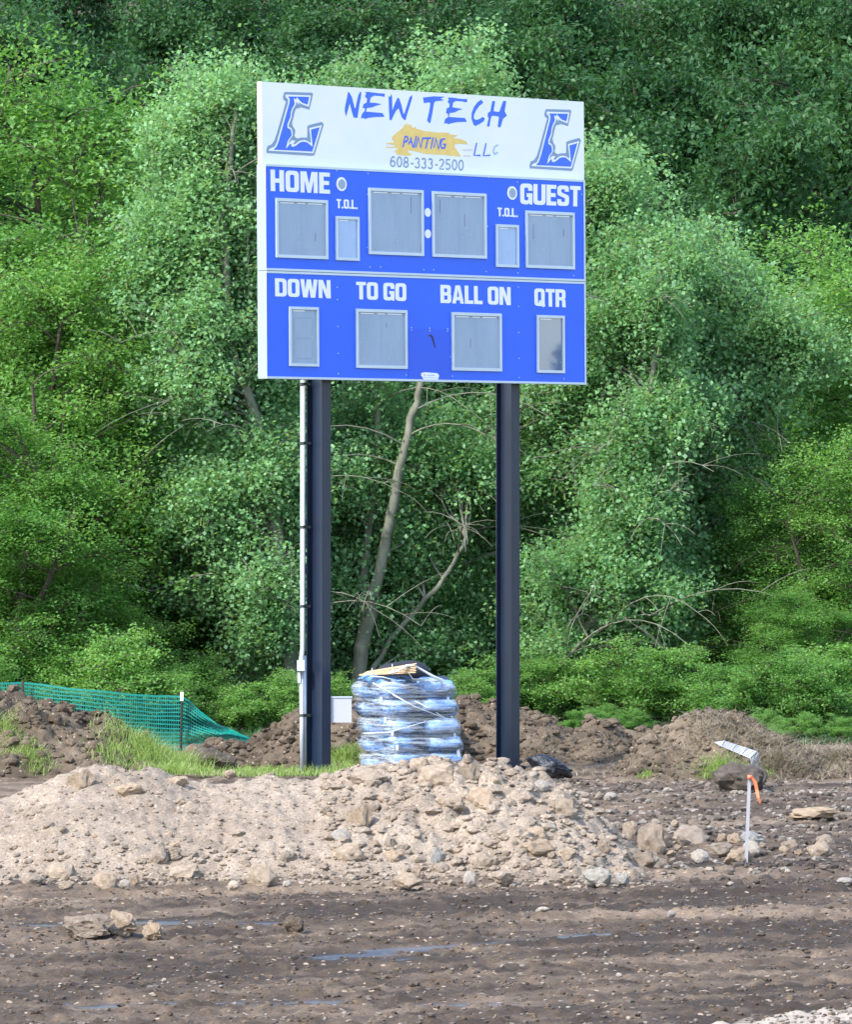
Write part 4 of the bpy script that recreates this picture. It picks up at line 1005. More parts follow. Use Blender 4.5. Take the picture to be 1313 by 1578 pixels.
LZ = [.13, .315, .53, .755, .975]; LH = [.115, .126, .128, .126, .155]
def lean_x(z): return -.135 * (z / 1.15) + .075
for i, (z, h) in enumerate(zip(LZ, LH)):
    for s_ in (-1, 1):
        v, f = superell(.245 + rb.uniform(-.01, .01), .485 + rb.uniform(-.012, .012), h)
        v2 = []
        for (x, y, zz) in v:
            d_ = .02 * math.sin(x * 9 + i * 2) * math.sin(y * 7 + s_) + .012 * math.sin(y * 23 + zz * 30 + i)
            v2.append((x + s_ * .235, y, zz + d_))
        me = bpy.data.meshes.new('bag'); me.from_pydata(v2, [], f); me.polygons.foreach_set('use_smooth', [True] * len(f)); me.update()
        o = link('bag', me, wrap, M['bag'], (lean_x(z) + rb.uniform(-.012, .012), rb.uniform(-.01, .01), z + .05))
        o.rotation_euler = (rb.uniform(-.03, .03), rb.uniform(-.045, .045), rot + rb.uniform(-.05, .05))
# wrap film following the bulges of the layers
nz_, na = 70, 72; v = []; f = []
for j in range(nz_):
    z = .05 + (1.16 - .05) * j / (nz_ - 1)
    bul = min(abs(z - (a + .05)) / h for a, h in zip(LZ, LH)); bul = 1 - .075 * min(1, bul) ** 2
    top = 1 - .22 * max(0, (z - 1.03) / .13) ** 2
    for i in range(na):
        t = 2 * math.pi * i / na; c, s_ = math.cos(t), math.sin(t); e = .30
        x = math.copysign(abs(c) ** e, c) * .512 * bul * top; y = math.copysign(abs(s_) ** e, s_) * .512 * bul * top
        w_ = 1 + .008 * math.sin(t * 9 + z * 40) + .006 * math.sin(t * 23 - z * 60)
        x *= w_; y *= w_
        v.append((x * math.cos(rot) - y * math.sin(rot) + lean_x(z), x * math.sin(rot) + y * math.cos(rot), z))
for j in range(nz_ - 1):
    for i in range(na): f.append((j * na + i, j * na + (i + 1) % na, (j + 1) * na + (i + 1) % na, (j + 1) * na + i))
me = bpy.data.meshes.new('stretch_wrap'); me.from_pydata(v, [], f); me.polygons.foreach_set('use_smooth', [True] * len(f)); me.update()
link('stretch_wrap', me, wrap, M['wrap'])
# twisted rope of wrap over the right corner
def wl(px, py, dy): p = at(px, py, pc.y + dy); return (p.x - pc.x, p.y - pc.y, p.z)
mb = MB(); mb.tube([wl(600, 1037, -.62), wl(612, 1034, -.62), wl(627, 1025.5, -.6), wl(637, 1024.5, -.55), wl(645, 1029, -.5), wl(657, 1036, -.45), wl(668, 1042.5, -.4), wl(680, 1048, -.3), wl(686, 1058, -.22), wl(691, 1080, -.2), wl(696, 1105, -.18), wl(701, 1135, -.18), wl(706, 1158, -.18), wl(709, 1185, -.18)],
                   [.012, .014, .016, .013, .013, .014, .018, .02, .018, .016, .018, .016, .022, .03], 7)
mb.build('wrap_rope', M['cord'], wrap, smooth=True)
for pts in ([(612,1049),(590,1043),(570,1042)], [(628,1034),(636,1046),(660,1046)], [(640,1080),(670,1096),(697,1114)], [(605,1070),(640,1089),(690,1108)], [(575,1052),(600,1066),(622,1078)], [(560,1130),(600,1128),(655,1112)]):
    mb = MB(); mb.tube([wl(x, y, -.66 + .0045 * max(0, x - 600)) for x, y in pts], .006, 5); mb.build('wrap_strand', M['cord'], wrap, smooth=True)
for (x, y) in ((588,1078),(595,1110),(604,1130),(613,1152)):
    c = wl(x, y, -.70); v, f = superell(.015, .02, .035, .8, .8, 10, 7); mb = MB(); mb.add([(a + c[0] + .012 * math.sin(9 * b_ + x), b_ + c[1], d_ + c[2]) for a, b_, d_ in v], f); mb.build('bag_knot', M['cord'], wrap, smooth=True)
    pass
# black cloth roll on top
v, f = superell(.31, .29, .145, .9, .9, 32, 18); c = wl(622, 1037, .0)
mb = MB(); mb.add([(x + c[0] + .015 * math.sin(13 * y), y + c[1], z + c[2] + .012 * math.sin(11 * x + 6 * y)) for x, y, z in v], f)
o = mb.build('black_cover', M['tarp'], None, smooth=True, loc=(pc.x, pc.y, 0)); tag(o, 'black folded cloth cover lying on top of the wrapped bags', 'cover')
# bundle of lath stakes
bd = empty('stake_bundle', at(596, 1040, pc.y - .45)); tag(bd, 'bundle of raw wooden stakes lying on the wrapped bags', 'stakes')
org = at(596, 1040, pc.y - .45)
e0 = at(553, 1041, pc.y - .42) - org; e1 = at(640.5, 1037.5, pc.y - .60) - org
rs = random.Random(3)
for r_ in range(6):
    for c_ in range(3):
        t0 = e0 + Vector((rs.uniform(-.01, .03) + .018 * r_, c_ * .045, .002 + .008 * r_)); t1 = e1 + Vector((rs.uniform(-.012, .012), c_ * .045, .008 + r_ * .0205))
        mb = MB(); d = t1 - t0; yv = Vector((0, .04, 0)); mb.box(t0, d, yv, Vector((0, 0, .0085))); mb.build('stake', M['wood'], bd)
for px in (575, 606):
    s_ = (px - 553) / 87.5; lo = e0.lerp(e1, s_); mb = MB(); hh = .02 + .115 * s_
    mb.tube([lo + Vector((0, -.012, -.004)), lo + Vector((-.008, -.014, hh * .6)), lo + Vector((-.012, -.01, hh + .018)), lo + Vector((-.012, .12, hh + .03)), lo + Vector((0, .14, 0))], .005, 6); mb.build('binding_cord', M['cord'], bd, smooth=True)
# ------------------------------------------------------------------ black plastic sheet
import bmesh
bm = bmesh.new(); bmesh.ops.create_icosphere(bm, subdivisions=5, radius=1.0)
vv = np.array([p.co[:] for p in bm.verts]); ff = np.array([[a.index for a in p.verts] for p in bm.faces]); bm.free()
q_ = np.random.RandomState(31); V3 = vv * 1.25
for i in range(90):
    nrm = q_.normal(size=3) * np.array([.6, 1, 1]); nrm /= np.linalg.norm(nrm); t = V3 @ nrm - q_.uniform(.50, .92); V3 = V3 - np.clip(t, 0, None)[:, None] * nrm * q_.uniform(.8, 1.5)
V3 = V3 * (1 + .16 * (1 - 2.4 * np.abs(fbm(V3[:, 0] * 3 + V3[:, 2] * 4, V3[:, 1] * 3 + V3[:, 2] * 7 - V3[:, 0] * 3, 3, 77))))[:, None]; sl = .36 * V3[:, 0]
V3 = np.stack([V3[:, 0] * .34, V3[:, 1] * .24, V3[:, 2] * .20 - sl * .30], 1)
me = mesh_np('plastic_sheet', V3, ff, True); px, py, pz_ = at(848, 1182, 77.2)
o = link('plastic_sheet', me, None, M['bplastic'], (px, py, pz_)); tag(o, 'crumpled black plastic sheeting lying at the foot of the right post', 'plastic sheet')
mb = MB(); mb.tube([(px - .33, py, pz_ + .07), (px - .38, py - .02, pz_ + .02), (px - .3, py, pz_ - .02)], [.02, .03, .04], 7)
mb.build('sheet_tail', M['bplastic'], o, smooth=True, org=(px, py, pz_))
# ------------------------------------------------------------------ survey stake
sx, sy, sz = hit(1149, 1329); st = empty('survey_stake', (sx, sy, sz)); tag(st, 'thin grey survey stake with orange ribbon standing beside whitish stones', 'stake')
tp = at(1155.5, 1194, sy) - Vector((sx, sy, sz)); mb = MB(); mb.box((-.015, 0, -.12), Vector((tp.x, .02, tp.z + .12)), (.030, 0, 0), (0, .009, 0)); mb.build('lath', M['lath'], st)
mb = MB(); mb.tube([tp + Vector((0, .004, -.035)), tp + Vector((.0, .004, .0))], .022, 8); kn = mb.build('ribbon_knot', M['orange'], st, smooth=True)
mb = MB(); a = tp + Vector((.012, -.01, -.01))
pts = [a, a + Vector((.035, .0, -.05)), a + Vector((.05, .01, -.12)), a + Vector((.062, .0, -.19)), a + Vector((.078, .01, -.235))]; wds = [.010, .015, .014, .012, .005]
L_ = [p + Vector((-w_, 0.006, 0)) for p, w_ in zip(pts, wds)]; R_ = [p + Vector((w_, -.004, 0)) for p, w_ in zip(pts, wds)]; n = len(pts)
mb.add(L_ + R_, [(i, i + 1, n + i + 1, n + i) for i in range(n - 1)]); mb.build('ribbon_tail', M['orange'], kn)
# ------------------------------------------------------------------ wire rake head on the clump
rp = at(1140, 1160, 76.9); rk = empty('wire_rake', rp); tag(rk, 'pale metal rake head with bent tines resting on the grassy clod', 'rake')
w3 = lambda px, py, dy=0: at(px, py, 76.9 + dy * .6) - rp
tipb = w3(1101, 1143, .25)
A0, A1 = w3(1115.5, 1141.5, .2), w3(1110.5, 1148.5, .05)         # near end of the tines, far and near side
B0, B1 = w3(1168, 1159, -.15), w3(1157.5, 1168, -.35)             # bend
C0, C1 = w3(1168.5, 1176.5, -.15), w3(1159, 1184.5, -.35)         # tips
for i in range(6):
    t = i / 5; mb = MB(); mb.tube([A0.lerp(A1, t), A0.lerp(A1, t).lerp(B0.lerp(B1, t), .96), B0.lerp(B1, t) + Vector((0, 0, -.012)), C0.lerp(C1, t)], .0052, 6); mb.build('tine', M['rake'], rk, smooth=True)
for t in (0.02, .36, .68, .97):
    mb = MB(); mb.tube([A0.lerp(B0, t) + Vector((0, 0, .008)), A1.lerp(B1, t) + Vector((0, 0, .008))], .009, 6); mb.build('cross_wire', M['rake'], rk, smooth=True)
mb = MB(); mb.tube([C0, C1], .007, 6); mb.build('cross_wire', M['rake'], rk, smooth=True)
mb = MB(); mb.add([tipb, A0, A1, tipb + Vector((0, .012, -.01)), A0 + Vector((0, .012, -.01)), A1 + Vector((0, .012, -.01))], [(0, 1, 2), (3, 5, 4), (0, 3, 4, 1), (1, 4, 5, 2), (2, 5, 3, 0)]); mb.build('socket_plate', M['rake'], rk)
# ------------------------------------------------------------------ green net fence
FY = 86.5
fn = empty('net_fence', at(280, 1160, FY)); forg = at(280, 1160, FY); tag(fn, 'teal plastic net fence sagging on metal posts at the left edge of the site', 'fence')
topx = [-160, 0, 34, 100, 180, 240, 280, 292, 308, 322, 335, 352, 372, 392, 410]; topy = [1056, 1053, 1051.5, 1060, 1068, 1073, 1073, 1080, 1096, 1107, 1117, 1123, 1132, 1140, 1150]
botx = [-160, 0, 60, 120, 180, 240, 280, 300, 330, 350, 372, 392, 410]; boty = [1150, 1150, 1150, 1155, 1164, 1170, 1172, 1168, 1162, 1158, 1156, 1154, 1156]
# arc length steps along the fence
cols = np.arange(-160, 408, 3.4); NR = 16
def fp(px, r):
    ty = np.interp(px, topx, topy); by = np.interp(px, botx, boty); t = r / NR
    tt = t ** (1.0)
    xx = px + (6 * math.sin(t * 3) * max(0, 1 - abs(px - 335) / 40) if px > 300 else 0) - t * 1.5
    dep = FY + .05 * math.sin(px * .03) + (.12 * math.sin(r * 1.1 + px * .11) * max(0, 1 - abs(px - 340) / 60))
    return at(xx, ty + (by - ty) * tt + .5 * math.sin(px * .07 + r), dep) - forg
mb = MB(); 
def rib(p0, p1, w_, horiz):
    d = p1 - p0; n_ = Vector((0, 0, w_ / 2)) if horiz else Vector((w_ / 2, 0, 0)); k = Vector((0, .004, 0))
    mb.add([p0 - n_, p1 - n_, p1 + n_, p0 + n_, p0 - n_ + k, p1 - n_ + k, p1 + n_ + k, p0 + n_ + k], [(0, 1, 2, 3), (7, 6, 5, 4), (3, 2, 6, 7), (1, 0, 4, 5)])
gridp = [[fp(c, r) for r in range(NR + 1)] for c in cols]
for i in range(len(cols) - 1):
    for r in range(NR + 1):
        if r == 0 or r == NR or True: rib(gridp[i][r], gridp[i + 1][r], .016 if r else .024, True)
for i in range(len(cols)):
    for r in range(NR): rib(gridp[i][r], gridp[i][r + 1], .0075, False)
ne = mb.build('net', M['net'], fn); ne['kind'] = 'stuff'
for px, t, b, m_, cap in ((34.5, 1049, 1095, 'rust', False), (279, 1079, 1170, 'tpost', True)):
    p0 = at(px - 1.5 if cap else px, b, FY - .05) - forg; p1 = at(px + (1 if cap else 0), t, FY - .05) - forg
    mb = MB(); mb.box(p0 - Vector((.016, 0, .2)), Vector((.034, 0, 0)), Vector((0, .006, 0)), p1 - p0 + Vector((0, 0, .2))); mb.box(p0 + Vector((-.002, 0, -.2)), Vector((.006, 0, 0)), Vector((0, -.032, 0)), p1 - p0 + Vector((0, 0, .2)))
    po = mb.build('fence_post', M[m_], fn)
    if cap:
        mb = MB(); t0 = p1; mb.box(t0 + Vector((-.019, -.034, -.005)), Vector((.04, 0, 0)), Vector((0, .045, 0)), Vector((.002, 0, .115))); mb.build('post_cap', M['white'], po)
# ------------------------------------------------------------------ grass and straw
def blades(name, label, spots, mat, seed, kind='stuff'):
    """spots: (pts array (n,2) world xy, height, width, lean)"""
    rs = np.random.RandomState(seed); Vs = []; Fs = []; T = []; off = 0
    for (xy, hgt, wid, lean_, spread) in spots:
        n = len(xy); z = fsurf(xy[:, 0], xy[:, 1]) - .01
        h = hgt * rs.uniform(.45, 1.15, n); az = rs.uniform(0, 6.283, n); ln = lean_ * rs.uniform(.3, 1.3, n)
        dx = np.cos(az) * ln * spread + (1 - spread) * ln * .5; dy = np.sin(az) * ln * spread
        fx = rs.uniform(0, 3.14, n); wx = np.cos(fx) * wid / 2; wy = np.sin(fx) * wid / 2
        base = np.stack([xy[:, 0], xy[:, 1], z], 1); lv = []
        for t, ws in ((0, 1), (.35, .9), (.7, .65), (1, .05)):
            c = base + np.stack([dx * t * t * h, dy * t * t * h, h * (t - .35 * np.minimum(ln, 1.4) * t * t)], 1)
            o_ = np.stack([wx * ws, wy * ws, np.zeros(n)], 1); lv.append(c - o_); lv.append(c + o_)
        W = np.stack(lv, 1); Vs.append(W.reshape(-1, 3))
        fq = np.array([[0, 1, 3, 2], [2, 3, 5, 4], [4, 5, 7, 6]]); Fs.append((fq[None] + (off + 8 * np.arange(n))[:, None, None]).reshape(-1, 4)); off += 8 * n
        T.append(np.repeat(np.clip(rs.normal(.5, .22, n), 0, 1), 8))
    me = mesh_np(name, np.concatenate(Vs), np.concatenate(Fs), False, {'tint': np.concatenate(T)}); me.materials.append(M[mat])
    o = link(name, me); tag(o, label, kind=kind); return o
def patch(px0, px1, py0, py1, n, seed, g=1.0):
    q_ = random.Random(seed); out = []
    for i in range(n):
        px = q_.uniform(px0, px1); py = q_.uniform(py0, py1); x, y, z = hit(px, py, 60, 96); out.append((x, y))
    return np.array(out)
def clump(px, py, rx, ry, n, seed, y0=70):
    c = hit(px, py, y0, 96); q_ = np.random.RandomState(seed)
    return np.stack([c[0] + q_.normal(0, rx, n), c[1] + q_.normal(0, ry, n)], 1)
blades('grass', 'tall bright green grass growing behind the left end of the mound', [
    (clump(172, 1172, .16, .2, 240, 1), .18, .007, .8, .8), (clump(205, 1172, .2, .2, 480, 2), .24, .007, .8, .8), (clump(238, 1172, .26, .22, 900, 3), .34, .007, .9, .8),
    (clump(262, 1180, .2, .2, 600, 4), .30, .007, .9, .8), (clump(285, 1190, .18, .2, 400, 5), .17, .007, .8, .8), (clump(245, 1192, .15, .12, 400, 55), .2, .007, 1.2, .8)], 'grass', 1)
blades('grass', 'low green grass round the foot of the left post', [
    (patch(365, 470, 1184, 1196, 900, 6), .10, .007, .8, 1), (patch(470, 545, 1160, 1196, 1500, 7), .15, .007, .8, 1), (patch(520, 560, 1150, 1180, 350, 8), .14, .006, .8, 1), (patch(300, 365, 1186, 1196, 250, 88), .09, .007, .8, 1)], 'grass', 2)
blades('grass', 'green grass clumps growing down the dark heap at the left edge', [
    (clump(6, 1120, .10, .2, 260, 9), .15, .007, 1.2, .8), (clump(14, 1140, .10, .2, 200, 10), .14, .007, 1.2, .8), (clump(42, 1160, .08, .15, 260, 11), .15, .007, 1.2, .8), (clump(60, 1178, .09, .15, 280, 12), .14, .007, 1.2, .8), (clump(-40, 1110, .3, .3, 400, 13), .17, .007, 1.2, .8)], 'grass', 3)
blades('grass', 'bright grass clump under the rake on the right hand heap', [
    (clump(1120, 1192, .10, .12, 450, 14, 74), .22, .007, 1.0, .8), (clump(1100, 1190, .13, .15, 500, 15, 74), .12, .007, 1.0, .8), (clump(1150, 1196, .08, .10, 220, 16, 74), .17, .007, 1.0, .8), (clump(1178, 1192, .06, .1, 120, 17, 74), .10, .007, .8, .8), (clump(995, 1196, .06, .1, 120, 18, 74), .09, .007, .8, .8)], 'grass', 4)
blades('dead_grass', 'pale dead roots and straw matted over the big right heap', [
    (patch(1060, 1230, 1104, 1150, 1500, 21), .20, .006, 2.6, 1), (patch(1150, 1313, 1140, 1200, 1400, 22), .20, .006, 2.6, 1), (patch(1010, 1090, 1120, 1170, 300, 23), .13, .006, 2.4, 1), (clump(1290, 1168, .12, .12, 350, 24), .22, .006, 2.6, 1), (clump(1210, 1178, .10, .1, 250, 24), .22, .006, 2.6, 1), (clump(1130, 1196, .16, .12, 300, 24), .14, .006, 2.0, 1)], 'straw', 5)
blades('dead_grass', 'wisps of dead straw caught in the dark soil ridge', [
    (patch(840, 960, 1140, 1195, 650, 25), .14, .005, 2.4, 1), (patch(690, 900, 1085, 1160, 420, 26), .12, .005, 2.4, 1), (clump(825, 1157, .08, .08, 220, 27), .12, .006, 2.0, 1), (patch(960, 1050, 1170, 1205, 160, 28), .12, .005, 2.2, 1), (patch(20, 60, 1075, 1100, 160, 29), .14, .006, 2, 1), (patch(60, 200, 1090, 1160, 90, 30), .16, .005, 1.2, 1)], 'straw', 6)

q_ = np.random.RandomState(44); wx_ = q_.uniform(-6, 6.4, 4200); wy_ = q_.uniform(88.5, 94, 4200)
blades('weeds', 'low green weeds between the soil heaps and the wood', [(np.stack([wx_, wy_], 1), .15, .03, 1.2, 1)], 'lf_oak', 7)

# ------------------------------------------------------------------ trees
def tubes_np(segs, nseg=0):
    """segs: list of (pts (k,3), radii (k,), n) -> joined quads, worked out in batches of equal shape"""
    groups = {}
    for pts, rad, n in segs: groups.setdefault((len(pts), n), []).append((pts, rad))
    Vs = []; Fs = []; off = 0
    for (k, n), L in groups.items():
        pts = np.array([a for a, _ in L], float); rad = np.array([b for _, b in L], float); m = len(L)
        d = np.gradient(pts, axis=1); d /= (np.linalg.norm(d, axis=2, keepdims=True) + 1e-9)
        a = np.cross(d, np.array([.21, .13, .3])); a /= (np.linalg.norm(a, axis=2, keepdims=True) + 1e-6); c = np.cross(d, a)
        t = np.arange(n) * 2 * np.pi / n
        V = pts[:, :, None, :] + rad[:, :, None, None] * (np.cos(t)[:, None] * a[:, :, None, :] + np.sin(t)[:, None] * c[:, :, None, :])
        Vs.append(V.reshape(-1, 3)); i = np.arange(k - 1)[:, None] * n; j = np.arange(n)[None, :]; j2 = (j + 1) % n
        q_ = np.stack([i + j, i + j2, i + n + j2, i + n + j], -1).reshape(-1, 4)
        Fs.append((q_[None] + (off + k * n * np.arange(m))[:, None, None]).reshape(-1, 4)); off += m * k * n
    return np.concatenate(Vs), np.concatenate(Fs)
def bez(a, c, b, k):
    t = np.linspace(0, 1, k)[:, None]; return (1 - t) ** 2 * a + 2 * t * (1 - t) * c + t * t * b
def leaves_np(rs, C, size, tint, droop=0.3, asp=1.0, flat=0.0):
    """rhombus leaves folded along the rib; C (n,3)"""
    n = len(C); az = rs.uniform(0, 6.283, n); el = rs.normal(-droop, .55, n) * (1 - flat)
    d = np.stack([np.cos(az) * np.cos(el), np.sin(az) * np.cos(el), np.sin(el)], 1)
    up = rs.normal(0, .45 * (1 - flat) + .12, (n, 3)) + np.array([0, 0, 1.0]); s = np.cross(d, up); s /= (np.linalg.norm(s, axis=1, keepdims=True) + 1e-6); nn = np.cross(s, d)
    L = (size * rs.uniform(.65, 1.25, n))[:, None]; w_ = L * .5 * asp
    p0 = C; p1 = C + d * L * .48 + s * w_ + nn * L * .08; p2 = C + d * L; p3 = C + d * L * .48 - s * w_ + nn * L * .08
    V = np.stack([p0, p1, p2, p3], 1).reshape(-1, 3); b = 4 * np.arange(n)[:, None]
    Fq = np.concatenate([b + np.array([[0, 1, 2, 3]])], 0)
    return V, Fq, np.repeat(tint, 4)
def make_tree(name, seed, trunks, env, leaf, bark, lsize, ntw=5, nlf=28, sub=9, rc=.62, droop=.3, asp=1., flat=0., catk=False, limb_r=.06, twl=.45, lsig=.11, bare=0, zs=1.0, twk=2, twup=0.0):
    """trunks: list of (pts (k,3), r0, r1); env: list of (cx,cy,cz,rx,ry,rz,n) lobes"""
    rs = np.random.RandomState(seed); wood = []; LC = []; LT = []
    TP = []; TR = []
    for pts, r0, r1 in trunks:
        pts = np.array(pts, float); k = len(pts); t = np.linspace(0, 1, k); tt = np.linspace(0, 1, k * 4)
        P_ = np.stack([np.interp(tt, t, pts[:, j]) for j in range(3)], 1)
        for _ in range(5): P_[1:-1] = (P_[:-2] + 2 * P_[1:-1] + P_[2:]) / 4
        P_ = P_ + rs.normal(0, .012, P_.shape); rad = r0 + (r1 - r0) * tt; wood.append((P_, rad, 9)); TP.append(P_); TR.append(rad)
    TPa = np.concatenate(TP); TRa = np.concatenate(TR)
    for (cx, cy, cz, rx, ry, rz, n) in env:
        for i in range(n):
            u = rs.normal(size=3); u /= np.linalg.norm(u); r = rs.uniform(.25, 1) ** .6 * rs.choice([1, 1, 1, 1.22])
            c = np.array([cx + u[0] * rx * r, cy + u[1] * ry * r, cz + u[2] * rz * r])
            if c[2] < .5: c[2] = .5 + rs.uniform(0, .5)
            # nearest trunk spot clearly lower
            dd = np.linalg.norm((TPa - c) * np.array([1, 1, .75]), axis=1) + 2.5 * np.clip(TPa[:, 2] - (c[2] - .35 * np.hypot(*(TPa[:, :2] - c[:2]).T)), 0, None)
            j = int(np.argmin(dd)); a = TPa[j]; L = np.linalg.norm(c - a); ra = min(TRa[j] * .6, limb_r * (.35 + .25 * L))
            mid = (a + c) / 2 + np.array([0, 0, .16 * L]) + rs.normal(0, .07 * L, 3); B = bez(a, mid, c, 7); B[1:-1] += rs.normal(0, .02, B[1:-1].shape)
            wood.append((B, np.linspace(ra, max(.008, ra * .3), 7), 5))
            ct = rs.normal(0, .16); rcc = rc * rs.uniform(.6, 1.4)
            for s_ in range(sub):
                u = rs.normal(size=3) * np.array([1, 1, .72 * zs]); u /= np.linalg.norm(u); e = c + u * rcc * rs.uniform(.45, 1.0)
                k0 = B[rs.randint(3, 7)]; m2 = (k0 + e) / 2 + np.array([0, 0, .12]) + rs.normal(0, .05, 3); S_ = bez(k0, m2, e, 5); wood.append((S_[::2], np.linspace(.011, .005, 3), 3))
                st = ct + rs.normal(0, .08)
                for w_ in range(ntw):
                    b0 = S_[rs.randint(1, 5)]; v_ = rs.normal(size=3) * np.array([1, 1, .55 * zs]); v_ /= np.linalg.norm(v_) ; v_[2] += twup - droop * .4; tip = b0 + v_ * twl * rs.uniform(.5, 1.2)
                    T_ = np.stack([b0, (b0 + tip) / 2 + np.array([0, 0, .03]), tip]); 
                    if w_ < twk: wood.append((T_, np.array([.0045, .0035, .002]), 3))
                    m_ = int(nlf * rs.uniform(.5, 1.4)); t = rs.uniform(.15, 1.05, m_)[:, None]; q_ = b0 + (tip - b0) * t + rs.normal(0, lsig, (m_, 3)) * np.array([1, 1, .75 * zs])
                    LC.append(q_); LT.append(np.clip(.36 + st + rs.normal(0, .13, m_), 0, .78))
    for i in range(bare):   # leafless arching twigs low in the crown
        e_ = env[rs.randint(len(env))]; j = rs.randint(len(TPa) // 4, len(TPa)); a = TPa[j]; u = rs.normal(size=3); u[2] = abs(u[2]) * .3; u[1] = -abs(u[1]); u /= np.linalg.norm(u); L = rs.uniform(.8, 2.4)
        b = a + u * L + np.array([0, 0, -.1 * L]); B = bez(a, (a + b) / 2 + np.array([0, 0, .3 * L]), b, 8); wood.append((B, np.linspace(.015, .005, 8), 4))
        for s_ in range(4):
            k0 = B[rs.randint(3, 8)]; v_ = rs.normal(size=3) * .3 + u * .4; v_[2] -= .25; wood.append((bez(k0, k0 + v_ * .6 + np.array([0, 0, .12]), k0 + v_, 5), np.linspace(.009, .004, 5), 3))
    wv, wf = tubes_np(wood, 0); wm = mesh_np('trunk', wv, wf, True); wm.materials.append(M[bark])
    C = np.concatenate(LC); T = np.concatenate(LT); V, Fq, A = leaves_np(rs, C, lsize, T, droop, asp, flat)
    lm = mesh_np('crown', V, Fq, False, {'tint': A}); lm.materials.append(M[leaf]); out = [wm, lm]
    if catk:
        idx = rs.choice(len(C), 1500, replace=False); K = C[idx]; Ls = rs.uniform(.07, .15, len(K)); w2 = .009; a = rs.uniform(0, 3.14, len(K)); s2 = np.stack([np.cos(a) * w2, np.sin(a) * w2, 0 * a], 1); dn = np.stack([rs.normal(0, .015, len(K)), 0 * a, -Ls], 1)
        V = np.stack([K - s2, K + s2, K + dn + s2, K + dn - s2], 1).reshape(-1, 3); Fq = 4 * np.arange(len(K))[:, None] + np.array([[0, 1, 2, 3]])
        cm = mesh_np('catkins', V, Fq, False, {'tint': np.full(len(V), .4)}); cm.materials.append(M['lf_catkin']); out.append(cm)
    return out
def place(name, meshes, loc, rz, sc, label, cat, group=None):
    t = empty(name, loc, rz); t.scale = sc if hasattr(sc, '__len__') else (sc, sc, sc); tag(t, label, cat, group)
    for m_, n_ in zip(meshes, ('trunk', 'crown', 'catkins')):
        o = bpy.data.objects.new(n_, m_); COL.objects.link(o); o.parent = t
        if n_ == 'catkins': o['kind'] = 'stuff'
    return t
# --- cottonwoods built to their traced trunks
def cotton(seed, Y, base, trunks, env, label, bare=10, depth=1.6, back=.8, **k):
    o = at(base[0], base[1], Y); z0 = float(Gz(np.array([o.x]), np.array([Y]))[0]); s = F / Y
    def L(px, py, dy=0): return ((px - base[0]) / s, dy, CAMZ - (py - CY) / s - z0)
    tr = []
    for pts, r0, r1 in trunks: tr.append(([L(*p) if len(p) == 2 else L(p[0], p[1], p[2]) for p in pts], r0 * .72, r1))
    ev = [(*L(cx, cy, dy + back), rx / s, depth * .85, ry / s, int(n * 1.15)) for (cx, cy, rx, ry, dy, n) in env]
    ms = make_tree('cottonwood', seed, tr, ev, 'lf_cotton', 'bark_pale', .067, asp=.9, zs=1.25, twup=.45, catk=True, bare=bare, **k)
    return place('cottonwood_tree', ms, (o.x, Y, z0), 0, 1.0, label, 'tree', 'pale cottonwoods behind the scoreboard')
cotton(1, 97, (456, 1110), [([(458,1125),(452,1060),(441,960),(434,890),(425,800),(414,720),(398,650),(378,600),(362,560),(352,500),(345,400),(350,280),(362,180)], .17, .03), ([(420,770),(412,700),(390,655),(376,600,.2),(388,520,.3),(400,420,.3),(415,300,.3)], .08, .02), ([(468,960),(455,900,.3),(440,850,.5)], .07, .04)],
       [(320,330,110,170,0,34), (360,180,70,70,.2,14), (330,560,110,110,-.3,24), (300,830,80,110,-.6,18), (420,700,60,160,-.4,14), (420,960,70,110,0,12), (250,440,70,140,.3,16), (400,450,60,160,.3,14), (425,1000,45,60,-.9,4), (400,900,50,50,-1,4)],
       'pale trunked cottonwood left of the scoreboard, its crown rising beside the HOME panel', 16, back=1.1)
cotton(2, 98, (545, 1110), [([(545,1130),(550,1060),(560,980),(575,920)], .135, .125), ([(575,920),(592,850),(604,780),(620,700),(636,640),(650,590),(668,500,.2),(690,380,.3),(705,250,.3),(712,120,.3)], .125, .02), ([(552,1080),(590,1000,.3),(640,940,.4),(690,890,.4),(720,830,.4)], .07, .03), ([(560,960),(558,900,.3),(590,640,.6),(560,500,.6),(530,300,.6),(515,140,.6)], .10, .02)],
       [(515,170,48,75,.5,12), (712,165,52,75,.3,12), (560,700,80,130,-.2,15), (680,700,80,100,.4,13), (600,900,90,90,.2,16), (590,1010,110,40,-.4,8), (600,400,120,180,.6,9), (520,820,40,120,-.4,8)],
       'forked cottonwood between the two scoreboard posts, leaning right', 16, back=1.25)
cotton(3, 99.5, (560, 1110), [([(562,1130),(575,1040),(610,970),(645,900),(668,850),(682,790),(700,745),(735,705),(765,680),(820,600),(860,480),(880,330)], .15, .03), ([(670,850),(700,800,.3),(760,720,.6),(800,690,.6),(850,560,.6)], .07, .03)],
       [(900,420,90,120,0,22), (930,300,45,60,0,8), (860,620,90,100,-.2,18), (740,800,60,90,-.3,10), (840,760,70,90,-.3,12), (700,950,70,90,0,10)],
       'long leaning cottonwood whose stem passes behind the right post', 12)
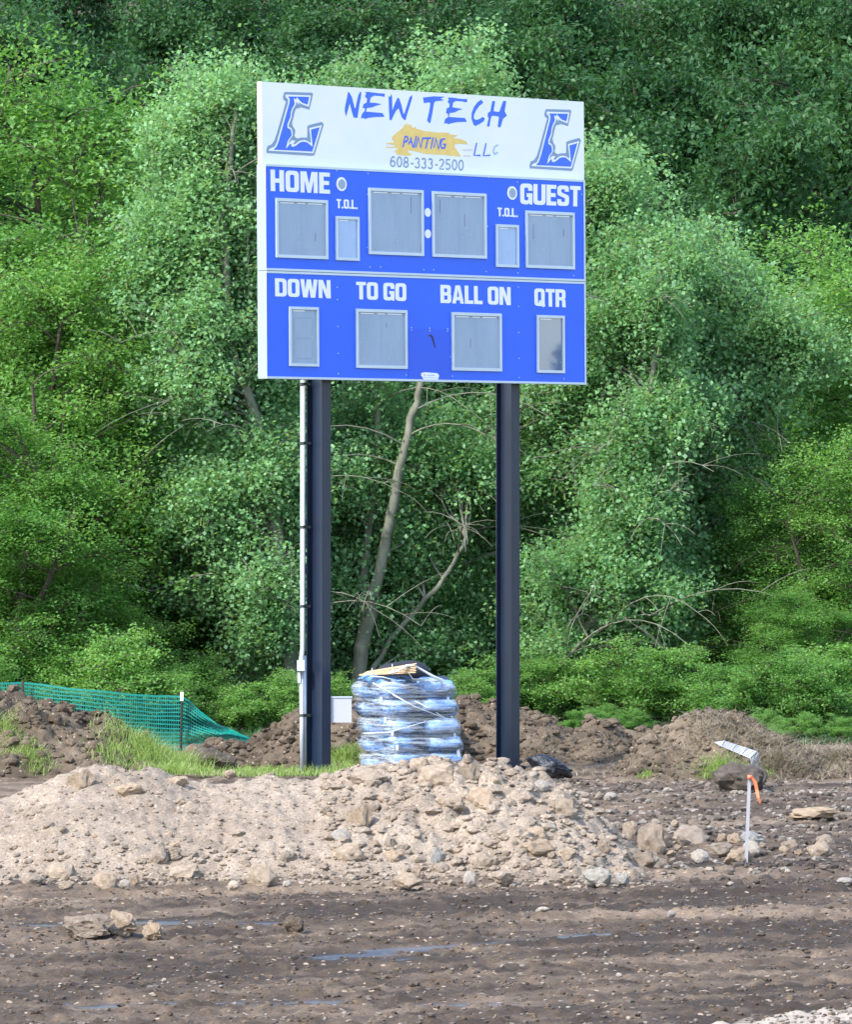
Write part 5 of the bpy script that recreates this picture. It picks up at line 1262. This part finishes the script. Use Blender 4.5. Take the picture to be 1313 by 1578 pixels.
cotton(4, 98, (800, 1120), [([(790,1140),(840,1050),(890,1000),(920,945),(950,880),(965,800),(985,720),(1000,650),(1010,540),(1020,430)], .14, .03), ([(925,940),(960,860,.3),(1000,780,.5),(1035,740,.6),(1045,700,.6)], .08, .05), ([(800,1110),(860,1020,-.4),(930,960,-.6),(960,950,-.8),(1010,945,-.9)], .06, .012)],
       [(980,480,90,110,0,22), (1000,640,90,90,-.2,18), (950,780,80,90,-.4,16), (900,930,90,80,-.6,16), (1020,900,80,80,-.4,14), (860,1030,70,60,-.4,8), (1000,1010,60,60,0,8)],
       'spreading cottonwood right of the right post with arching bare twigs', 18)
cotton(5, 100.5, (880, 1110), [([(880,1140),(940,1010),(1000,900),(1030,790),(1050,730),(1080,690),(1140,640),(1220,610)], .13, .02), ([(1000,900),(985,800,.4),(1020,700,.4),(1080,650,.2),(1140,560,.2),(1200,500,.2)], .07, .02)],
       [(1130,580,100,80,0,22), (1220,540,60,60,-.2,10), (1090,440,70,60,.2,10), (1090,740,80,90,0,16), (1060,860,70,80,0,12), (1080,650,60,60,-.5,8)],
       'cottonwood leaning far right, its branch tips reaching under the upper right gap', 10)
# --- shared kinds
def straight(h, r0, wob, rs, fork=True):
    k = 7; z = np.linspace(-.3, h, k); x = np.cumsum(rs.normal(0, wob, k)); y = np.cumsum(rs.normal(0, wob, k)); x -= x[0]; y -= y[0]
    tr = [(np.stack([x, y, z], 1), r0, r0 * .2)]
    if fork:
        for s_ in (-1, 1):
            j = 2; a = np.array([x[j], y[j], z[j]]); b = a + np.array([s_ * h * .22, rs.normal(0, .4), h * .55]); tr.append((np.stack([a, (a + b) / 2 + np.array([s_ * .25, 0, 0]), b]), r0 * .6, r0 * .15))
    return tr
rs = np.random.RandomState(77)
LOC = [make_tree('locust', 20 + i, straight(6.6, .13, .12, rs), [(0, 0, 6.6, 1.7, 1.6, 1.5, 17), (-.9, 0, 4.6, 1.5, 1.6, 1.4, 16), (1.1, 0, 4.2, 1.4, 1.6, 1.5, 15), (0, -.4, 2.4, 1.9, 1.5, 1.5, 15)], 'lf_locust', 'bark_dark', .074, ntw=5, nlf=26, sub=9, rc=.9, droop=.25, asp=.62, flat=.05, lsig=.11, zs=1.05, twl=.5, bare=4, twk=1) for i in range(3)]
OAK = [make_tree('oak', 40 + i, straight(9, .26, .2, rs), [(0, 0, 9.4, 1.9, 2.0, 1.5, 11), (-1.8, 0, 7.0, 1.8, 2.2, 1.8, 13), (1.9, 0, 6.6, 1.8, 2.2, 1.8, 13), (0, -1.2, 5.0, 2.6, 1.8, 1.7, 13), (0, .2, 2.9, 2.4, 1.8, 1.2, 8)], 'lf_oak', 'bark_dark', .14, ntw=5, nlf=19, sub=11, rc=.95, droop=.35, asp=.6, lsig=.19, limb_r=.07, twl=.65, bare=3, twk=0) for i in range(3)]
SHR = [make_tree('shrub', 60 + i, straight(1.4, .035, .08, rs), [(0, 0, 1.3, 1.1, .9, .75, 16), (-.6, 0, .8, .8, .8, .5, 7), (.7, -.1, .8, .8, .8, .5, 7), (0, -.1, .35, 1.2, .7, .2, 6)], 'lf_shrub', 'bark_dark', .055, ntw=5, nlf=24, sub=8, rc=.5, droop=.25, asp=.8, flat=.1, lsig=.075, zs=.9, twl=.28, limb_r=.02) for i in range(2)]
def tree(kind, px, Y, topy, label, wscale=1.0, var=0, rz=None, group=None):
    ms, H, nm, gp = {'L': (LOC, 8.3, 'locust_tree', 'bright green locusts at the edge of the wood'), 'O': (OAK, 11.4, 'oak_tree', 'dark trees on the hillside'), 'S': (SHR, 2.3, 'shrub', 'bright green shrubs along the wood edge')}[kind]
    x = (px - CX) * Y / F; zb = float(Gz(np.array([x]), np.array([float(Y)]))[0]); zt = CAMZ - (topy - CY) * Y / F
    s = (zt - zb) / H; q_ = random.Random(int(px * 3 + Y * 11))
    return place(nm, ms[var % len(ms)], (x, Y, zb), q_.uniform(0, 6.28) if rz is None else rz, (s * wscale, s * wscale, s), label, 'shrub' if kind == 'S' else 'tree', gp)
# locusts, left
tree('L', 45, 104, 50, 'bright locust crown highest at the left edge of the picture', 1.15, 0)
tree('L', 175, 106, 140, 'feathery locust just right of the highest bright crown at left', 1.1, 1)
tree('L', -40, 100, 300, 'locust at the far left edge below the highest bright crown', 1.2, 2)
tree('L', 100, 98, 350, 'broad feathery locust left of the pale cottonwood', 1.2, 0, 1.2)
tree('L', 20, 95.5, 620, 'low layered locust at the left edge over the net fence', 1.5, 1, 2.0)
tree('L', 190, 102, 560, 'shaded locust with dark stems between left locusts and cottonwood', 1.4, 2, .5)
tree('L', 130, 96, 850, 'young locust in front of the dark stems at the left', 1.7, 0, 3.1)
tree('L', 300, 100, 760, 'shaded young locust behind the arching cottonwood twigs', 1.6, 1, 4.0)
# locusts, right
tree('L', 1180, 108, 365, 'bright locust just below the big dark crown at the right', 1.2, 2, 1.0)
tree('L', 1090, 110, 372, 'bright locust right of the GUEST window, behind the cottonwood', 1.1, 1, 2.2)
tree('L', 1330, 103, 350, 'yellow green locust cut by the right edge of the picture', 1.2, 0, 3.2)
tree('L', 1290, 99, 660, 'broad lit locust low at the right edge', 1.4, 1, 4.4)
tree('L', 1180, 99.5, 740, 'shaded locust right of the leaning cottonwoods', 1.4, 0, 5.1)
tree('L', 1240, 96.5, 900, 'young locust above the big soil heap at the right', 1.8, 2, .3)
tree('L', 1050, 102, 800, 'locust half hidden behind the leaning cottonwood at the right', 1.5, 2, 2.9)
tree('L', 720, 104, 640, 'locust behind the posts, filling the gap between cottonwoods', 1.4, 0, .9)
tree('L', 560, 105, 620, 'locust behind the left post, shaded by cottonwoods', 1.4, 1, 1.9)
tree('L', 860, 105, 560, 'locust behind the right post and the leaning stem', 1.4, 2, 3.9)
tree('L', 420, 104, 640, 'locust behind the cottonwood left of the left post', 1.4, 0, 2.6)
# shrubs along the edge
SL = [(20, 94, 985, 'shrub above the net fence at the very left'), (95, 93.5, 992, 'shrub above the net fence, between its two posts'), (170, 94.2, 985, 'shrub behind the net fence left of its white capped post'), (235, 93.2, 1010, 'shrub directly behind the white capped fence post'), (300, 94.4, 1000, 'shrub right of the white capped fence post'), (375, 92.6, 1066, 'round bright shrub above the sagging end of the net fence'), (425, 93.6, 1050, 'shrub at the foot of the cottonwood left of the left post'), (500, 96, 1010, 'shaded shrub behind the left post'), (590, 96.5, 1040, 'shaded shrub behind the wrapped pallet'), (690, 96, 1030, 'shrub right of the wrapped pallet'), (770, 96.5, 1030, 'shrub behind the right post'), (850, 95.5, 1060, 'shrub above the black plastic sheet'), (930, 94, 1062, 'bright shrub above the dark soil ridge'), (1000, 94.5, 1030, 'shrub left of the big right soil heap'), (1070, 94, 1020, 'bright shrub behind the top of the big right soil heap'), (1140, 93.8, 1030, 'shrub over the right shoulder of the big soil heap'), (1210, 93.5, 1035, 'shrub behind the wire rake, over the straw slope'), (1285, 93, 1040, 'shrub at the right edge above the small heap'), (1345, 94, 1010, 'shrub cut by the right edge'), (-40, 94, 975, 'shrub cut by the left edge'), (1235, 89.3, 1092, 'low shrub in the dip right of the big soil heap'), (1300, 89.0, 1096, 'low shrub behind the small heap at the right edge'), (1180, 90, 1085, 'low shrub over the straw slope, left of the dip'), (900, 90.5, 1085, 'low shrub behind the gap in the dark ridge'), (975, 90.2, 1088, 'low bright shrub behind the dip before the big heap')]
rq = random.Random(12)
for i, (px, Y, ty, lb) in enumerate(SL): tree('S', px, Y + rq.uniform(-.8, 2.2), ty + rq.uniform(-70, 25) * (0 if px == 375 or Y < 92 else 1), 'bright green ' + lb if 'bright' not in lb and 'shaded' not in lb else lb, 1.25, i, None)
# dark trees up the hill
OL = [(1130, 114, 112, 'big dark domed tree right of the scoreboard header', 1.0), (1275, 117, 20, 'dark tree behind the big domed one at the right edge', 1.0), (1010, 120, 20, 'dark tree left of and behind the big domed one', 1.0), (900, 119, 100, 'dark tree just right of the scoreboard header', .95),
      (-10, 124, -40, 'dark tree in the upper left corner'), (110, 127, 0, 'dark tree above the highest bright locust'), (215, 122, 60, 'dark tree in the gap above the feathery locust'), (310, 130, -60, 'dark tree with a thick stem above the cottonwood top'), (400, 124, 20, 'dark tree directly above the left end of the header'), (510, 128, -40, 'dark tree above the NEW lettering'), (600, 123, 40, 'dark tree above the middle of the header'), (690, 129, -50, 'dark tree above the TECH lettering'), (790, 124, 0, 'dark tree above the right half of the header'), (880, 131, -80, 'dark tree high above the right emblem'),
      (1080, 132, -90, 'dark tree at the top, right of centre'), (1190, 128, -70, 'dark tree at the top above the big domed crown'), (1340, 126, -60, 'dark tree in the upper right corner'),
      (60, 142, -160, 'further dark tree high on the hill at left'), (220, 144, -170, 'further dark tree high on the hill above the cottonwood'), (380, 146, -180, 'further dark tree high on the hill left of centre'), (560, 143, -170, 'further dark tree high on the hill near centre'), (740, 147, -180, 'further dark tree high on the hill right of centre'), (950, 145, -190, 'further dark tree high on the hill at right'), (1160, 148, -190, 'further dark tree high on the hill near the right corner'), (1320, 144, -180, 'further dark tree high on the hill at the right edge'),
      (980, 112.5, 330, 'smaller dark tree behind the cottonwood right of the GUEST window', .9), (1230, 113, 330, 'smaller dark tree under the big domed crown', 1.0), (330, 113, 330, 'shaded dark tree behind the cottonwood crown at left', 1.0), (240, 115, 260, 'shaded dark tree behind the feathery locust', 1.0), (640, 113, 330, 'dark tree hidden behind the middle of the scoreboard', 1.2), (780, 114, 300, 'dark tree hidden behind the right half of the scoreboard', 1.0), (450, 114, 300, 'dark tree hidden behind the left half of the scoreboard', 1.1)]
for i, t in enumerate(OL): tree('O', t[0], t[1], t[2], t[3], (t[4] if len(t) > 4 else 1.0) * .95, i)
# spruces far to the right, seen only as a reflection in the quarter window
def spruce(x, y, h, seed, label):
    r_ = np.random.RandomState(seed); C = []; wood = [(np.array([[0, 0, -.2], [0, 0, h * .5], [0, 0, h]]), np.array([.12, .07, .01]), 6)]
    for k in range(90):
        z = h * (.08 + .9 * (k / 90)); L = (h - z) * .28 + .08; a = r_.uniform(0, 6.283); e = np.array([math.cos(a) * L, math.sin(a) * L, z - .15 * L]); wood.append((np.stack([[0, 0, z], e * np.array([.5, .5, 1]), e]), np.array([.02, .012, .004]), 3))
        t = r_.uniform(.1, 1, 60)[:, None]; C.append(np.array([0, 0, z]) * (1 - t) + e * t + r_.normal(0, .07 + .05 * L, (60, 3)))
    C = np.concatenate(C); V, Fq, A = leaves_np(r_, C, .12, np.full(len(C), .4), .3, .4); m1 = mesh_np('crown', V, Fq, False, {'tint': A}); m1.materials.append(M['spruce'])
    a, b = tubes_np(wood, 0); m0 = mesh_np('trunk', a, b, True); m0.materials.append(M['bark_dark']); place('spruce_tree', [m0, m1], (x, y, 0), 0, 1, label, 'tree', 'spruces out to the right of the field')
for i, (x, y, h, lb) in enumerate(((61, 82.6, 7.6, 'middle spruce of the three mirrored in the QTR window'), (63, 84.3, 8.6, 'tallest spruce of the three mirrored in the QTR window'), (62, 81.4, 6.4, 'shortest spruce of the three mirrored in the QTR window'))): spruce(x, y, h, 90 + i, lb)
